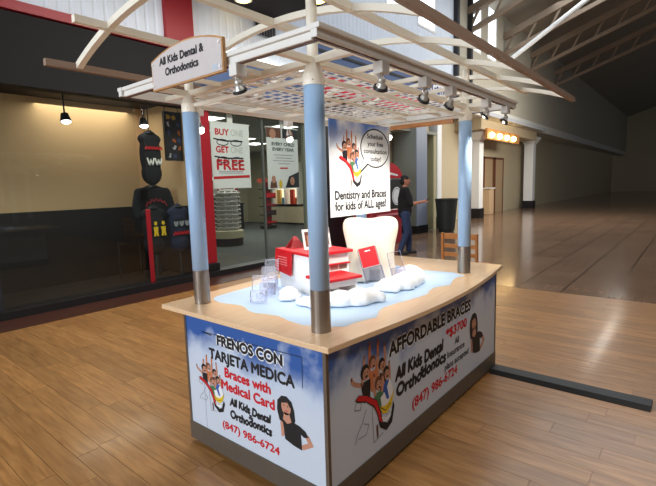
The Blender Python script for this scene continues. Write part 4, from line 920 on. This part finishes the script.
for s_, e_ in ((shL, elL), (shR, elR)): b.limb([s_, tuple(Vector(s_).lerp(Vector(e_), .5)), tuple(Vector(s_).lerp(Vector(e_), .98))], [.085, .074, .066])
b.build('black_top', top_m, P, local=True, remesh=.011, smoothit=4)
b = B(); b.ball((0, 0, .92), (.135, .165, .11), 3)
for h_, k_, a_ in ((hipL, kneeL, ankL), (hipR, kneeR, ankR)): b.limb([h_, tuple(Vector(h_).lerp(Vector(k_), .4)), k_, tuple(Vector(k_).lerp(Vector(a_), .5)), a_], [.108, .098, .074, .072, .062])
b.build('jeans', jean, P, local=True, remesh=.011, smoothit=3)
for a_, z in ((ankL, .045), (ankR, .05)):
    x, y = a_[0], a_[1]; b = B(); b.ball((x - .01, y, .055), (.06, .045, .05), 3); b.ball((x + .10, y, .042), (.085, .045, .038), 3); b.box(x - .06, x + .17, y - .036, y + .036, .004, .03); b.build('shoe', shoe_m, P, local=True, remesh=.009, smoothit=3)
b = B(); b.ball((-.005, 0, 1.690), (.106, .090, .095), 3); bmesh.ops.bisect_plane(b.bm, geom=b.bm.verts[:] + b.bm.edges[:] + b.bm.faces[:], plane_co=(0, 0, 1.70), plane_no=(-.25, 0, -1), clear_outer=True); bmesh.ops.holes_fill(b.bm, edges=[e_ for e_ in b.bm.edges if e_.is_boundary])
cp = b.build('cap', cap_m, P, local=True, smooth=True)
b = B(); b.prism([(-.08, -.07), (-.16, -.055), (-.19, 0), (-.16, .055), (-.08, .07)], (Vector((0, 0, 1.672)), Vector((1, 0, .25)), Vector((0, 1, 0)), Vector((0, 0, 1))), 0, .008); b.build('cap_peak', cap_m, cp, local=True)
b = B(); b.ball((-.02, 0, 1.645), (.090, .081, .085), 3); bmesh.ops.bisect_plane(b.bm, geom=b.bm.verts[:] + b.bm.edges[:] + b.bm.faces[:], plane_co=(.0, 0, 1.66), plane_no=(1, 0, -.25), clear_outer=True); bmesh.ops.holes_fill(b.bm, edges=[e_ for e_ in b.bm.edges if e_.is_boundary]); b.build('hair', hair_m, P, local=True, smooth=True)
for s in (-1, 1): B().ball((.096, s * .034, 1.672), (.006, .012, .006)).build('eye', black, P, local=True)
Mp = Matrix.Rotation(face_dir, 4, 'Z')
pw = Mp @ (Vector(wrR) + Vector((.9, .25, .12)).normalized() * .10 + Vector((0, .01, .022)))
ph = thing('mobile_phone', Vector((7.26, 3.67, 0)) + pw, 'black mobile phone held in the walking person right hand', 'phone', rz=face_dir)
Mr = Matrix.Rotation(math.radians(-25), 4, 'Y')
B().obox(Mr, .15, .074, .010).build('case', black, ph, local=True, bevel=.004); B().obox(Mr @ Matrix.Translation((0, 0, .0055)), .135, .066, .001).build('screen', softblack, ph, local=True)
